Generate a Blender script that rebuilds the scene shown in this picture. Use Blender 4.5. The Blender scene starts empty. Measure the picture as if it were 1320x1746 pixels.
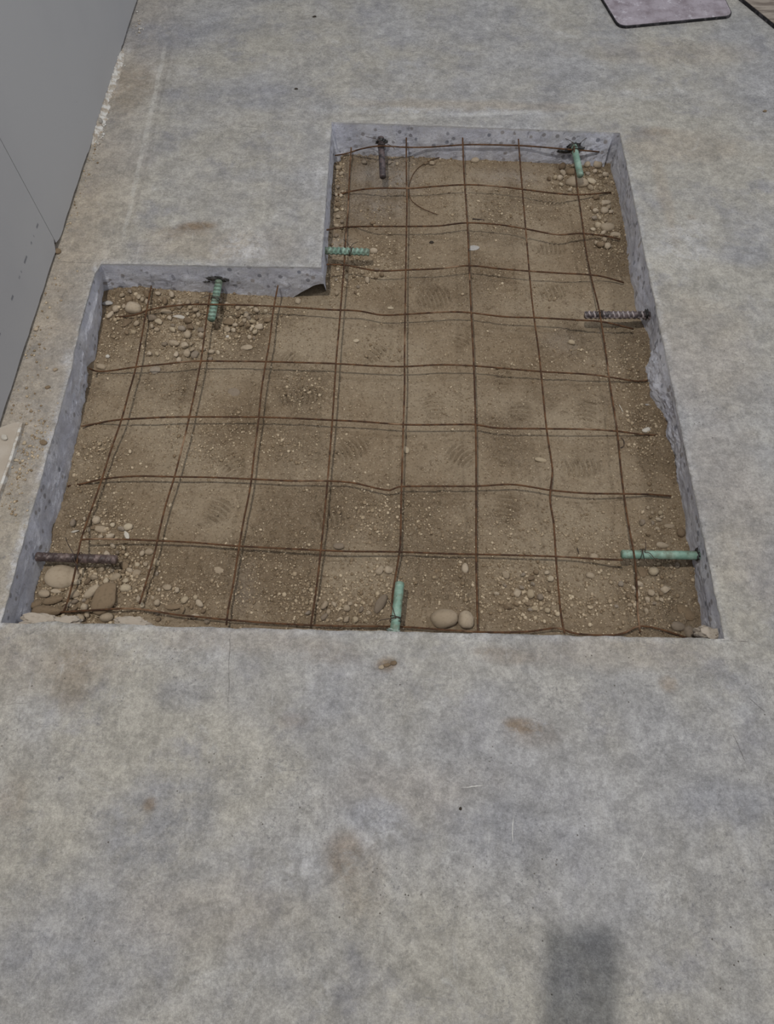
import bpy, bmesh, math, random
import numpy as np
from mathutils import Vector, Matrix, noise as mnoise
rnd = random.Random(7)
RS = np.random.RandomState(11)
C = bpy.context.scene.collection
sc = bpy.context.scene

# ---------------------------------------------------------------- camera
F_PX, PITCH, ROLL, CAM_H = 1154.0, math.radians(63.5), math.radians(1.0), 1.29
fwv = Vector((0, math.cos(PITCH), -math.sin(PITCH)))
up0 = Vector((0, math.sin(PITCH), math.cos(PITCH)))
rt0 = Vector((1, 0, 0))
RV = rt0 * math.cos(ROLL) + up0 * math.sin(ROLL)
UV = -rt0 * math.sin(ROLL) + up0 * math.cos(ROLL)
cd = bpy.data.cameras.new('camera')
cam = bpy.data.objects.new('camera', cd)
C.objects.link(cam)
cd.sensor_fit = 'VERTICAL'
cd.sensor_height = 24.0
cd.lens = 24.0 * F_PX / 1746.0
cd.clip_start = 0.02
m = Matrix((RV, UV, -fwv)).transposed().to_4x4()
m.translation = (0, 0, CAM_H)
cam.matrix_world = m
sc.camera = cam

# ---------------------------------------------------------------- light
sc.view_settings.view_transform = 'Standard'
sc.view_settings.look = 'None'
sc.view_settings.gamma = 1
sc.view_settings.exposure = 0.38
w = bpy.data.worlds.new('room_ambient'); sc.world = w
w.use_nodes = True
bg = w.node_tree.nodes['Background']
bg.inputs[0].default_value = (0.95, 0.97, 1.0, 1)
bg.inputs[1].default_value = 0.29

def area_light(name, loc, size, power, color, target=None, size_y=None):
    ld = bpy.data.lights.new(name, 'AREA')
    ld.energy = power; ld.color = color
    ld.shape = 'RECTANGLE'; ld.size = size; ld.size_y = size_y or size
    o = bpy.data.objects.new(name, ld); C.objects.link(o)
    o.location = loc
    if target is not None:
        o.rotation_euler = (Vector(target) - Vector(loc)).to_track_quat('-Z', 'Y').to_euler()
    return o
area_light('ceiling_lamp', (-0.665, 0.24, 3.7), 0.06, 57, (1.0, 0.965, 0.90))
area_light('fill_light_right', (2.4, 1.3, 3.0), 0.5, 22, (0.95, 0.97, 1.0), target=(-0.8, 1.0, 0.3))  # added fill, no known fixture: brightens the left wall and left pit faces
area_light('fill_light_far', (0.6, 3.9, 3.7), 0.4, 14, (0.86, 0.92, 1.0))  # added fill from the far side to lift the dim pit walls

# ---------------------------------------------------------------- helpers
YH = -1441.0
def G(px, py, z=0.0):
    """ray through a photo pixel cut at height z"""
    d = fwv + RV * ((px - 660) / F_PX) + UV * ((873 - py) / F_PX)
    return Vector((0, 0, CAM_H)) + d * ((z - CAM_H) / d.z)
def ppm(py, z=-0.1):                       # pixels per metre across, at that row
    return (py - YH) * math.cos(PITCH) / (CAM_H - z)

def tag(o, label=None, cat=None, group=None, kind=None):
    if label: o['label'] = label
    if cat: o['category'] = cat
    if group: o['group'] = group
    if kind: o['kind'] = kind
    return o
def empty(name, loc=(0, 0, 0)):
    o = bpy.data.objects.new(name, None); C.objects.link(o); o.location = loc
    o.empty_display_size = 0.05
    return o
def link_mesh(name, me, mats, parent=None, loc=None):
    o = bpy.data.objects.new(name, me); C.objects.link(o)
    for mm in (mats if isinstance(mats, (list, tuple)) else [mats]): me.materials.append(mm)
    if loc is not None: o.location = loc
    if parent is not None:
        o.parent = parent
        if loc is None: o.location = -parent.location
    return o
def mesh_np(name, V, Fq, smooth=True):
    me = bpy.data.meshes.new(name)
    V = np.asarray(V, dtype=np.float32); Fq = np.asarray(Fq, dtype=np.int32)
    n = Fq.shape[1]
    me.vertices.add(len(V)); me.vertices.foreach_set('co', V.ravel())
    me.loops.add(Fq.size); me.loops.foreach_set('vertex_index', Fq.ravel())
    me.polygons.add(len(Fq))
    me.polygons.foreach_set('loop_start', np.arange(0, Fq.size, n, dtype=np.int32))
    me.polygons.foreach_set('loop_total', np.full(len(Fq), n, dtype=np.int32))
    me.update(calc_edges=True); me.validate()
    me.polygons.foreach_set('use_smooth', np.full(len(me.polygons), smooth))
    return me
def add_attr(me, name, vals):
    a = me.attributes.new(name, 'FLOAT', 'POINT'); a.data.foreach_set('value', np.asarray(vals, dtype=np.float32))

_tabs = {}
def vnoise(x, y, scale, seed):
    """smooth value noise, -1..1"""
    if seed not in _tabs: _tabs[seed] = np.random.RandomState(seed).rand(256, 256) * 2 - 1
    T = _tabs[seed]
    x = np.asarray(x) * scale + 1000.3; y = np.asarray(y) * scale + 1000.7
    xi = np.floor(x).astype(int); yi = np.floor(y).astype(int)
    fx = x - xi; fy = y - yi
    fx = fx * fx * (3 - 2 * fx); fy = fy * fy * (3 - 2 * fy)
    a = T[xi & 255, yi & 255]; b = T[(xi + 1) & 255, yi & 255]
    c = T[xi & 255, (yi + 1) & 255]; d = T[(xi + 1) & 255, (yi + 1) & 255]
    return (a * (1 - fx) + b * fx) * (1 - fy) + (c * (1 - fx) + d * fx) * fy
def fbm(x, y, scale, seed, oct=4, gain=0.5):
    s = 0; a = 1; t = 0
    for i in range(oct):
        s = s + a * vnoise(x, y, scale * 2 ** i, seed + i); t += a; a *= gain
    return s / t
def sstep(a, b, x):
    t = np.clip((np.asarray(x) - a) / (b - a), 0, 1); return t * t * (3 - 2 * t)

# ---------------------------------------------------------------- material kit
class N:
    def __init__(s, name, rough=0.85, spec=0.3):
        s.m = bpy.data.materials.new(name); s.m.use_nodes = True
        s.t = s.m.node_tree; s.b = s.t.nodes['Principled BSDF']
        s.b.inputs['Roughness'].default_value = rough
        s.b.inputs['Specular IOR Level'].default_value = spec
        s.co = s.t.nodes.new('ShaderNodeTexCoord')
    def new(s, typ, **kw):
        n = s.t.nodes.new(typ)
        for k, v in kw.items(): setattr(n, k, v)
        return n
    def set(s, sock, v):
        if isinstance(v, bpy.types.NodeSocket): s.t.links.new(v, sock)
        elif v is not None:
            if isinstance(v, (tuple, list)) and len(v) == 3 and sock.type == 'RGBA': v = (*v, 1)
            sock.default_value = v
    def mapping(s, scale=(1, 1, 1), rot=(0, 0, 0), src=None):
        n = s.new('ShaderNodeMapping'); s.set(n.inputs[0], src or s.co.outputs['Object'])
        n.inputs['Scale'].default_value = scale; n.inputs['Rotation'].default_value = rot
        return n.outputs[0]
    def noise(s, scale, detail=5, rough=0.6, vec=None, dist=0.0):
        n = s.new('ShaderNodeTexNoise'); s.set(n.inputs['Vector'], vec or s.co.outputs['Object'])
        n.inputs['Scale'].default_value = scale; n.inputs['Detail'].default_value = detail
        n.inputs['Roughness'].default_value = rough; n.inputs['Distortion'].default_value = dist
        return n.outputs['Fac']
    def voro(s, scale, feature='F1', out='Distance', vec=None, rnd_=1.0):
        n = s.new('ShaderNodeTexVoronoi', feature=feature); s.set(n.inputs['Vector'], vec or s.co.outputs['Object'])
        n.inputs['Scale'].default_value = scale; n.inputs['Randomness'].default_value = rnd_
        return n.outputs[out]
    def ramp(s, fac, a, b, lo=0.0, hi=1.0):
        n = s.new('ShaderNodeMapRange'); n.interpolation_type = 'SMOOTHSTEP'
        s.set(n.inputs['Value'], fac)
        n.inputs['From Min'].default_value = a; n.inputs['From Max'].default_value = b
        n.inputs['To Min'].default_value = lo; n.inputs['To Max'].default_value = hi
        return n.outputs[0]
    def math(s, op, a, b=None):
        n = s.new('ShaderNodeMath', operation=op); s.set(n.inputs[0], a)
        if b is not None: s.set(n.inputs[1], b)
        return n.outputs[0]
    def mix(s, fac, a, b, mode='MIX'):
        n = s.new('ShaderNodeMix', data_type='RGBA', blend_type=mode)
        s.set(n.inputs[0], fac); s.set(n.inputs[6], a); s.set(n.inputs[7], b)
        return n.outputs[2]
    def attr(s, name):
        return s.new('ShaderNodeAttribute', attribute_name=name).outputs['Fac']
    def bump(s, h, dist=0.002, strength=1.0):
        n = s.new('ShaderNodeBump'); n.inputs['Distance'].default_value = dist
        n.inputs['Strength'].default_value = strength
        s.set(n.inputs['Height'], h); s.t.links.new(n.outputs[0], s.b.inputs['Normal'])
    def color(s, c): s.set(s.b.inputs['Base Color'], c); return s
def srgb(r, g, b):
    f = lambda c: ((c / 255 + 0.055) / 1.055) ** 2.4 if c > 10 else c / 255 / 12.92
    return (f(r), f(g), f(b))

def g2d(px, py):
    d = fwv + RV * ((px - 660) / F_PX) + UV * ((873 - py) / F_PX); t = -CAM_H / d.z
    return (d.x * t, d.y * t)
LINES = [(g2d(*a), g2d(*b), c, w_, m_) for a, b, c, w_, m_ in [
    ((95, 446), (170, 449), 1, .0012, .7), ((1225, 1091), (1280, 1093), 1, .0016, .6), ((393, 1072), (389, 1215), 1, .0012, .55), ((1250, 1250), (1273, 1302), 1, .0012, .8), ((1276, 1190), (1306, 1214), 1, .0010, .8),
    ((785, 1344), (826, 1338), 0, .0010, .9), ((208, 418), (292, 420), 1, .0012, .6), ((0, 1202), (50, 1199), 1, .0014, .5), ((33, 1208), (29, 1250), 1, .0010, .7), ((1084, 1484), (1102, 1446), 0, .0010, .7),
    ((286, 60), (205, 430), 0, .009, .30), ((298, 60), (222, 400), 1, .006, .20), ((875, 1390), (873, 1440), 0, .001, .8), ((412, 215), (440, 217), 1, .0015, .7), ((120, 475), (158, 474), 1, .0012, .5), ((98, 520), (122, 478), 1, .0012, .5), ((560, 204), (950, 190), 0, .012, .3)]]
# floor concrete ---------------------------------------------------
k = N('floor_concrete', 0.72, 0.35)
big = k.noise(1.7, 5, 0.6, dist=0.4); mid = k.noise(7, 6, 0.65); fin = k.noise(55, 6, 0.7)
col = k.mix(k.ramp(big, 0.36, 0.62), srgb(155, 154, 155), srgb(163, 159, 151))
col = k.mix(k.ramp(mid, 0.30, 0.50, 0.75, 0), col, srgb(138, 137, 141))
col = k.mix(k.ramp(k.noise(13, 7, 0.7, dist=0.8), 0.55, 0.74, 0, 0.55), col, srgb(186, 185, 184))
col = k.mix(k.math('MULTIPLY', k.attr('dust'), k.ramp(k.noise(9, 6, 0.7), 0.2, 0.6, 0.5, .9)), col, srgb(156, 144, 128))
col = k.mix(k.math('MULTIPLY', k.attr('bluish'), k.ramp(k.noise(16, 6, 0.7), 0.3, 0.6, 0.15, .8)), col, srgb(130, 132, 141))
col = k.mix(k.math('MULTIPLY', k.attr('pale'), k.ramp(k.noise(20, 12, 0.8, dist=.6), 0.40, 0.62, 0, .85)), col, srgb(192, 192, 196))
col = k.mix(k.math('MULTIPLY', k.attr('brown'), k.ramp(k.noise(30, 10, 0.75, dist=.6), 0.30, 0.55, 0.1, 1.0)), col, srgb(122, 104, 84))
# speckle, trowel streaks, scratches
n1 = k.noise(9, 14, 0.80, dist=0.15); n2 = k.noise(38, 12, 0.86, dist=0.2)
dk = k.new('ShaderNodeCombineColor'); v1 = k.math('MULTIPLY', k.ramp(n1, 0.36, 0.64, 0.82, 1.11), k.ramp(n2, 0.38, 0.62, 0.78, 1.20))
for i_ in range(3): k.set(dk.inputs[i_], v1)
col = k.mix(1.0, col, dk.outputs[0], 'MULTIPLY')
col = k.mix(k.ramp(k.noise(140, 6, 0.8), 0.60, 0.70, 0, 0.45), col, srgb(214, 212, 210))
col = k.mix(k.math('MULTIPLY', k.ramp(k.noise(110, 8, 0.85, dist=0.4), 0.53, 0.62, 0, 0.75), k.ramp(k.noise(6, 6, .7), 0.42, 0.62)), col, srgb(104, 103, 106))
st = k.noise(42, 8, 0.8, vec=k.mapping((0.3, 2.6, 1), (0, 0, 0.12)))
col = k.mix(k.ramp(st, 0.57, 0.66, 0, 0.45), col, srgb(112, 112, 115))
st2 = k.noise(26, 5, 0.7, vec=k.mapping((2.8, 0.3, 1), (0, 0, 0.5)))
col = k.mix(k.ramp(st2, 0.62, 0.72, 0, 0.28), col, srgb(192, 191, 190))
def line(fac_col, a, b, c, wdt, amt):
    A, B = a, b; mx, my = (A[0] + B[0]) / 2, (A[1] + B[1]) / 2; L = math.hypot(B[0] - A[0], B[1] - A[1]); an = math.atan2(B[1] - A[1], B[0] - A[0])
    n = k.new('ShaderNodeMapping'); n.vector_type = 'TEXTURE'; k.set(n.inputs[0], k.co.outputs['Object'])
    n.inputs['Location'].default_value = (mx, my, 0); n.inputs['Rotation'].default_value = (0, 0, an)
    sp_ = k.new('ShaderNodeSeparateXYZ'); k.set(sp_.inputs[0], n.outputs[0])
    u = k.ramp(k.math('ABSOLUTE', sp_.outputs[0]), L / 2 * .7, L / 2, 1, 0)
    yy_ = k.math('ADD', sp_.outputs[1], k.math('MULTIPLY', k.math('SUBTRACT', k.noise(20, 3), 0.5), 0.012))
    v = k.ramp(k.math('ABSOLUTE', yy_), wdt * .4, wdt, 1, 0)
    return k.mix(k.math('MULTIPLY', k.math('MULTIPLY', k.math('MULTIPLY', u, v), amt), k.ramp(k.noise(28, 8, 0.8), 0.38, 0.56)), fac_col, c)
DKL, PLL = srgb(84, 80, 78), srgb(206, 204, 200)
for (qa, qb, cc_, wd_, am_) in LINES: col = line(col, qa, qb, DKL if cc_ else PLL, wd_, am_)
n3 = k.noise(170, 10, 0.9); vc = k.new('ShaderNodeCombineColor')
for i_ in range(3): k.set(vc.inputs[i_], k.ramp(n3, 0.40, 0.60, 0.82, 1.16))
col = k.mix(1.0, col, vc.outputs[0], 'MULTIPLY')
pits = k.voro(70)
col = k.mix(k.math('MULTIPLY', k.ramp(pits, 0.06, 0.13, 1, 0), k.ramp(k.noise(5, 3), 0.52, 0.62)), col, srgb(84, 78, 72))
k.color(col)
hgt = k.math('ADD', k.math('MULTIPLY', fin, 0.6), k.math('ADD', k.noise(240, 4, 0.7), k.math('MULTIPLY', st, 0.5)))
k.bump(hgt, 0.0024, 0.9)
k.set(k.b.inputs['Roughness'], k.ramp(mid, 0.3, 0.7, 0.55, 0.85))
M_FLOOR = k.m

k = N('sawn_concrete', 0.9, 0.2)
col = k.mix(k.ramp(k.noise(14, 5), 0.35, 0.65), srgb(220, 222, 236), srgb(234, 235, 244))
ag = k.voro(55); agc = k.voro(55, out='Color')
sepc = k.new('ShaderNodeSeparateColor'); k.set(sepc.inputs[0], agc)
agm = k.math('MULTIPLY', k.ramp(ag, 0.25, 0.42, 1, 0), k.ramp(sepc.outputs[0], 0.60, 0.68))
col = k.mix(k.math('MULTIPLY', agm, 0.75), col, k.mix(sepc.outputs[1], srgb(122, 128, 146), srgb(170, 160, 154)))
col = k.mix(k.ramp(k.noise(60, 6, 0.7, vec=k.mapping((1, 1, 0.4))), 0.58, 0.68, 0, 0.6), col, srgb(140, 141, 156))
col = k.mix(k.ramp(k.noise(90, 8, 0.8), 0.56, 0.68, 0, 0.7), col, srgb(236, 237, 244))
col = k.mix(k.ramp(k.noise(130, 10, 0.85), 0.56, 0.66, 0, 0.6), col, srgb(132, 133, 146))
vn = k.noise(24, 10, 0.85); vv = k.new('ShaderNodeCombineColor')
for i_ in range(3): k.set(vv.inputs[i_], k.ramp(vn, 0.35, 0.65, 0.82, 1.1))
col = k.mix(1.0, col, vv.outputs[0], 'MULTIPLY')
spz = k.new('ShaderNodeSeparateXYZ'); k.set(spz.inputs[0], k.co.outputs['Object'])
zz = k.math('ADD', spz.outputs[2], k.math('MULTIPLY', k.noise(16, 4), 0.05))
col = k.mix(k.ramp(zz, -0.105, -0.055, 0.6, 0), col, srgb(172, 158, 144))
col = k.mix(k.ramp(k.math('ADD', spz.outputs[2], k.math('MULTIPLY', k.noise(70, 4), 0.012)), -0.0015, 0.004, 0, 0.6), col, srgb(205, 203, 202))
k.color(col); k.bump(k.math('ADD', k.noise(70, 10, 0.8), k.noise(260, 6, .8)), 0.005, 1.0)
M_SAWN = k.m

k = N('packed_soil', 0.95, 0.15)
col = k.mix(k.ramp(k.noise(3.2, 6, 0.65), 0.36, 0.64), srgb(149, 131, 108), srgb(167, 151, 129))
col = k.mix(k.math('MULTIPLY', k.attr('loose'), 0.5), col, srgb(130, 112, 91))
col = k.mix(k.attr('powder'), col, srgb(176, 168, 160))
col = k.mix(k.ramp(k.noise(28, 6, 0.7), 0.56, 0.70, 0, 0.5), col, srgb(170, 152, 128))
col = k.mix(k.ramp(k.noise(45, 12, 0.85, dist=.5), 0.34, 0.50, 0.65, 0), col, srgb(90, 72, 53))
g1 = k.voro(330, out='Color'); sg = k.new('ShaderNodeSeparateColor'); k.set(sg.inputs[0], g1)
col = k.mix(k.ramp(sg.outputs[0], 0.93, 0.97, 0, 0.5), col, srgb(188, 172, 150))
col = k.mix(k.ramp(sg.outputs[1], 0.90, 0.95, 0, 0.4), col, srgb(88, 70, 52))
k.color(col)
k.bump(k.math('ADD', k.math('MULTIPLY', k.math('MULTIPLY', k.voro(260), -0.8), k.attr('loose')), k.math('ADD', k.noise(150, 8, 0.8, dist=1.0), k.noise(50, 6, .7))), 0.005, 1.0)
M_SOIL = k.m

def stone_mat(name, a, b, spots):
    k = N(name, 0.85, 0.25)
    oi = k.new('ShaderNodeObjectInfo')
    col = k.mix(oi.outputs['Random'], a, b)
    col = k.mix(k.ramp(k.noise(6, 5, vec=k.mapping(src=k.co.outputs['Generated'])), 0.5, 0.7, 0, 0.5), col, spots)
    k.color(col); k.bump(k.noise(220, 4), 0.0008, 0.8)
    return k.m
M_TAN = stone_mat('tan_stone', srgb(156, 140, 119), srgb(182, 167, 147), srgb(136, 119, 98))
M_GREY = stone_mat('grey_stone', srgb(130, 116, 100), srgb(150, 138, 124), srgb(104, 90, 76))
M_DARK = stone_mat('dark_stone', srgb(120, 103, 84), srgb(134, 116, 94), srgb(86, 72, 56))
M_PALE = stone_mat('pale_stone', srgb(164, 148, 124), srgb(186, 172, 150), srgb(150, 132, 106))
M_FRAG = stone_mat('fragment', srgb(150, 140, 128), srgb(170, 160, 148), srgb(120, 108, 94))
M_WHITE = stone_mat('white_chip', srgb(186, 180, 170), srgb(206, 200, 190), srgb(160, 148, 130))
M_BGREY = stone_mat('concrete_chip', srgb(160, 158, 156), srgb(176, 172, 168), srgb(128, 118, 106))
M_BLACKCH = stone_mat('black_chip', srgb(50, 44, 40), srgb(70, 62, 54), srgb(40, 34, 30))

k = N('grain_mix', 0.9, 0.2)
gt = k.attr('tint')
col = k.mix(k.ramp(gt, 0.0, 0.5), srgb(124, 107, 86), srgb(156, 139, 116))
col = k.mix(k.ramp(gt, 0.5, 0.95), col, srgb(184, 168, 144))
k.color(col); M_GRAIN = k.m

k = N('rusty_wire', 0.85, 0.25)
col = k.mix(k.ramp(k.noise(60, 4), 0.35, 0.65), srgb(62, 44, 33), srgb(98, 70, 48))
col = k.mix(k.ramp(k.noise(8, 4), 0.56, 0.68, 0, 0.75), col, srgb(148, 122, 98))
nn = k.new('ShaderNodeNewGeometry'); sn = k.new('ShaderNodeSeparateXYZ'); k.set(sn.inputs[0], nn.outputs['Normal'])
col = k.mix(k.ramp(k.noise(9, 4), 0.30, 0.42, 0.7, 0), col, srgb(44, 31, 24))
k.color(col); k.bump(k.noise(500, 3), 0.0005, 0.8); M_WIRE = k.m

k = N('green_epoxy_coating', 0.5, 0.4)
col = k.mix(k.ramp(k.noise(40, 5), 0.4, 0.65), srgb(112, 142, 128), srgb(138, 164, 150))
col = k.mix(k.ramp(k.noise(26, 6, 0.7), 0.46, 0.60, 0, 0.75), col, srgb(104, 112, 96))
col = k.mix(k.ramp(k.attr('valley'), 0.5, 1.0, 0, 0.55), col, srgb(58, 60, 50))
col = k.mix(k.ramp(k.noise(120, 5, 0.7), 0.62, 0.70, 0, 0.8), col, srgb(60, 66, 58))
k.color(col); k.bump(k.noise(200, 4), 0.0006, 0.8); M_GREEN = k.m
k = N('dark_greasy_steel', 0.42, 0.5)
col = k.mix(k.ramp(k.noise(50, 5), 0.4, 0.65), srgb(52, 46, 48), srgb(92, 80, 80))
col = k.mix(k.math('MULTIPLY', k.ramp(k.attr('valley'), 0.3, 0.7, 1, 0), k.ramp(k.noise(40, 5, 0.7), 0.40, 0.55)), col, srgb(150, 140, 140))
k.color(col); k.bump(k.noise(200, 4), 0.001, 0.9); M_BLACK = k.m
k = N('brown_greasy_steel', 0.5, 0.5)
col = k.mix(k.ramp(k.noise(60, 5), 0.4, 0.65), srgb(66, 54, 52), srgb(112, 96, 92))
col = k.mix(k.ramp(k.noise(90, 5, 0.7), 0.56, 0.66, 0, 0.6), col, srgb(146, 132, 128))
k.color(col); k.bump(k.noise(200, 4), 0.001, 0.9); M_BROWNBAR = k.m
k = N('dark_epoxy', 0.4, 0.5)
k.color(k.mix(k.ramp(k.noise(60, 5), 0.4, 0.7), srgb(34, 34, 36), srgb(70, 68, 66))); k.bump(k.noise(120, 5), 0.003, 1); M_EPOXY = k.m
k = N('pale_epoxy', 0.5, 0.4)
k.color(k.mix(k.ramp(k.noise(60, 5), 0.4, 0.7), srgb(120, 136, 128), srgb(170, 184, 176))); k.bump(k.noise(120, 5), 0.003, 1); M_PEPOXY = k.m
k = N('dark_tie_wire', 0.6, 0.4)
k.color(k.mix(k.ramp(k.noise(80, 3), 0.4, 0.6), srgb(40, 34, 32), srgb(72, 56, 46))); M_TIE = k.m

k = N('painted_wallboard', 0.65, 0.3)
col = k.mix(k.ramp(k.noise(1.5, 4), 0.35, 0.65), srgb(170, 170, 173), srgb(176, 176, 178))
col = k.mix(k.ramp(k.noise(30, 6, 0.75, vec=k.mapping((1, 1, 1.6))), 0.68, 0.74, 0, 0.5), col, srgb(112, 110, 112))
sx = k.new('ShaderNodeSeparateXYZ'); k.set(sx.inputs[0], k.co.outputs['Object'])
# dashed row of scuffs a hand's breadth above the floor
band = k.math('MULTIPLY', k.ramp(sx.outputs[2], 0.098, 0.101), k.ramp(sx.outputs[2], 0.104, 0.107, 1, 0))
dash = k.math('MULTIPLY', k.ramp(k.noise(34, 2, vec=k.mapping((0, 1, 0))), 0.54, 0.58), k.ramp(sx.outputs[1], 1.36, 1.40, 1, 0))
col = k.mix(k.math('MULTIPLY', k.math('MULTIPLY', band, dash), 0.75), col, srgb(96, 98, 106))
k.color(col); k.bump(k.noise(300, 3), 0.0004, 0.5); M_WALL = k.m
k = N('wallboard_core', 0.95, 0.1)
k.color(k.mix(k.ramp(k.noise(60, 5), 0.4, 0.6), srgb(196, 194, 190), srgb(160, 150, 138))); k.bump(k.noise(150, 5), 0.002, 1); M_CORE = k.m
k = N('dark_gap', 0.95, 0.1); k.color(srgb(58, 52, 48)); M_GAP = k.m

k = N('mauve_rubber_top', 0.8, 0.3)
col = k.mix(k.ramp(k.noise(9, 6, 0.7), 0.35, 0.62), srgb(124, 114, 120), srgb(160, 152, 160))
col = k.mix(k.ramp(k.noise(40, 6, 0.75), 0.55, 0.68, 0, 0.7), col, srgb(196, 192, 200))
col = k.mix(k.ramp(k.noise(18, 6, 0.7), 0.60, 0.70, 0, 0.7), col, srgb(82, 78, 84))
k.color(col); k.bump(k.noise(120, 5), 0.0015, 0.8); M_MAT = k.m
k = N('black_rubber_edge', 0.7, 0.3); k.color(k.mix(k.ramp(k.noise(60, 4), 0.5, 0.7), srgb(34, 33, 36), srgb(80, 76, 80))); M_RUB = k.m
k = N('weathered_board', 0.85, 0.2)
col = k.mix(k.ramp(k.noise(12, 5, vec=k.mapping((1, 5, 1), (0, 0, 0.7))), 0.4, 0.6), srgb(112, 102, 94), srgb(150, 140, 130))
k.color(col); k.bump(k.noise(60, 4), 0.001, 0.8); M_BOARD = k.m
k = N('dusty_wallboard_face', 0.9, 0.15)
col = k.mix(k.ramp(k.noise(9, 5), 0.35, 0.65), srgb(160, 150, 138), srgb(176, 168, 158))
k.color(col); k.bump(k.noise(90, 5), 0.001, 0.8); M_OFF = k.m
k = N('phone_glass', 0.15, 0.5); k.color(srgb(20, 20, 22)); M_PHG = k.m
k = N('phone_shell', 0.4, 0.5); k.color(srgb(50, 52, 56)); M_PHS = k.m

# ---------------------------------------------------------------- pit outline
BL, BR, TR, TL, NT, NL = [Vector(v) for v in ((-.753, .386), (.664, .379), (.671, 1.914), (-.185, 1.941), (-.182, 1.349), (-.754, 1.348))]
XB = [-.96, -.753, -.183, .663, 1.4, 2.6]
YB = [-1.3, -.3, .38, 1.349, 1.925, 2.8, 4.4]
P = [[Vector((x, y)) for y in YB] for x in XB]
P[1][2] = BL; P[3][2] = BR; P[3][4] = TR; P[2][4] = TL; P[2][3] = NT; P[1][3] = NL
P[3][3] = BR.lerp(TR, (1.349 - .379) / (1.914 - .379))
P[2][2] = BL.lerp(BR, (-.183 + .753) / (.664 + .753))
STEP = 0.0065
NX = [max(2, round((XB[i + 1] - XB[i]) / (STEP if i in (0, 1, 2, 3) else .05))) for i in range(5)]
NY = [max(2, round((YB[j + 1] - YB[j]) / (STEP if j in (1, 2, 3, 4) else .03))) for j in range(6)]

def seg_dist(p, a, b):
    ab = b - a; t = max(0, min(1, (p - a).dot(ab) / ab.length_squared)); return (p - (a + ab * t)).length
# hole blocks: (1,2),(2,2),(2,3)
def edge_pts(i0, j0, i1, j1):
    """points along a block side, without the end"""
    a, b = P[i0][j0], P[i1][j1]
    n = NX[min(i0, i1)] if j0 == j1 else NY[min(j0, j1)]
    return [a.lerp(b, t / n) for t in range(n)]
loop = []
for a, b in (((1, 2), (2, 2)), ((2, 2), (3, 2)), ((3, 2), (3, 3)), ((3, 3), (3, 4)), ((3, 4), (2, 4)), ((2, 4), (2, 3)), ((2, 3), (1, 3)), ((1, 3), (1, 2))):
    loop += edge_pts(*a, *b)                        # counter-clockwise, hole on the left
NLP = len(loop)
nrm = []
for i in range(NLP):
    d0 = (loop[i] - loop[i - 1]).normalized(); d1 = (loop[(i + 1) % NLP] - loop[i]).normalized()
    n0 = Vector((-d0.y, d0.x)); n1 = Vector((-d1.y, d1.x)); nn_ = (n0 + n1)
    nn_ = nn_.normalized(); nrm.append(nn_ / max(.5, nn_.dot(n0)))
def chipped(p, n=None):
    """small in-plane raggedness of the sawn lip"""
    q = Vector((p.x, p.y, 0))
    a = mnoise.noise(q * 60) * .0016 + mnoise.noise(q * 22 + Vector((5, 5, 5))) * .0018
    return a
chipamt = [chipped(p) for p in loop]
for i, p in enumerate(loop):
    # broken lip places
    if p.x < -.7 and 1.0 < p.y < 1.12: chipamt[i] -= .005 * math.exp(-((p.y - 1.06) / .03) ** 2)
    if p.x < -.74 and p.y > 1.0: chipamt[i] -= .011 * float(sstep(1.05, 1.16, p.y) * (1 - sstep(1.30, 1.345, p.y)))
    if abs(p.y - .383) < .02 and -.70 < p.x < -.45: chipamt[i] += .006 * max(0, mnoise.noise(Vector((p.x * 16, 3, 1)))) + .002
looptop = [loop[i] + nrm[i] * chipamt[i] for i in range(NLP)]
keytop = {(round(p.x, 5), round(p.y, 5)): i for i, p in enumerate(loop)}

V = []; Fc = []; vid = {}
def addv(p):
    kx = (round(p.x, 5), round(p.y, 5))
    if kx in vid: return vid[kx]
    q = looptop[keytop[kx]] if kx in keytop else p
    z = 0.0 if kx in keytop else mnoise.noise(Vector((p.x * 2.2, p.y * 2.2, 0))) * .0012
    vid[kx] = len(V); V.append((q.x, q.y, z)); return vid[kx]
for i in range(5):
    for j in range(6):
        if (i, j) in ((1, 2), (2, 2), (2, 3)): continue
        a, b, c, d = P[i][j], P[i + 1][j], P[i + 1][j + 1], P[i][j + 1]
        nx, ny = NX[i], NY[j]
        g = [[addv(a.lerp(b, s / nx).lerp(d.lerp(c, s / nx), t / ny)) for t in range(ny + 1)] for s in range(nx + 1)]
        for s in range(nx):
            for t in range(ny):
                Fc.append((g[s][t], g[s + 1][t], g[s + 1][t + 1], g[s][t + 1]))
ntop = len(Fc); nvtop = len(V)

def interp(tab, s):
    return float(np.interp(s, [t[0] for t in tab], [t[1] for t in tab]))
def toff(px, z=-.105): return [G(a, b, z) for a, b in px]
Lc = sorted([(v.y, v.x + .753) for v in toff([(177, 515), (174, 552), (168, 581), (162, 613), (150, 626), (150, 657), (141, 698), (137, 724), (128, 757), (117, 808), (113, 831), (108, 852), (100, 875), (90, 900), (89, 932), (76, 966), (63, 998), (54, 1040)])])
Rc = sorted([(v.y, .666 - v.x) for v in toff([(1042, 306), (1052, 328), (1057, 355), (1064, 396), (1069, 432), (1074, 481), (1081, 494), (1082, 519), (1094, 548), (1106, 577), (1108, 601), (1104, 630), (1110, 669), (1116, 691), (1123, 698), (1137, 725), (1136, 747), (1147, 771), (1151, 809), (1163, 861), (1172, 921), (1184, 964), (1193, 1030)])])
DEPTH = .15
ROWS = 24
row_ids = [[vid[(round(p.x, 5), round(p.y, 5))] for p in loop]]
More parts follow.
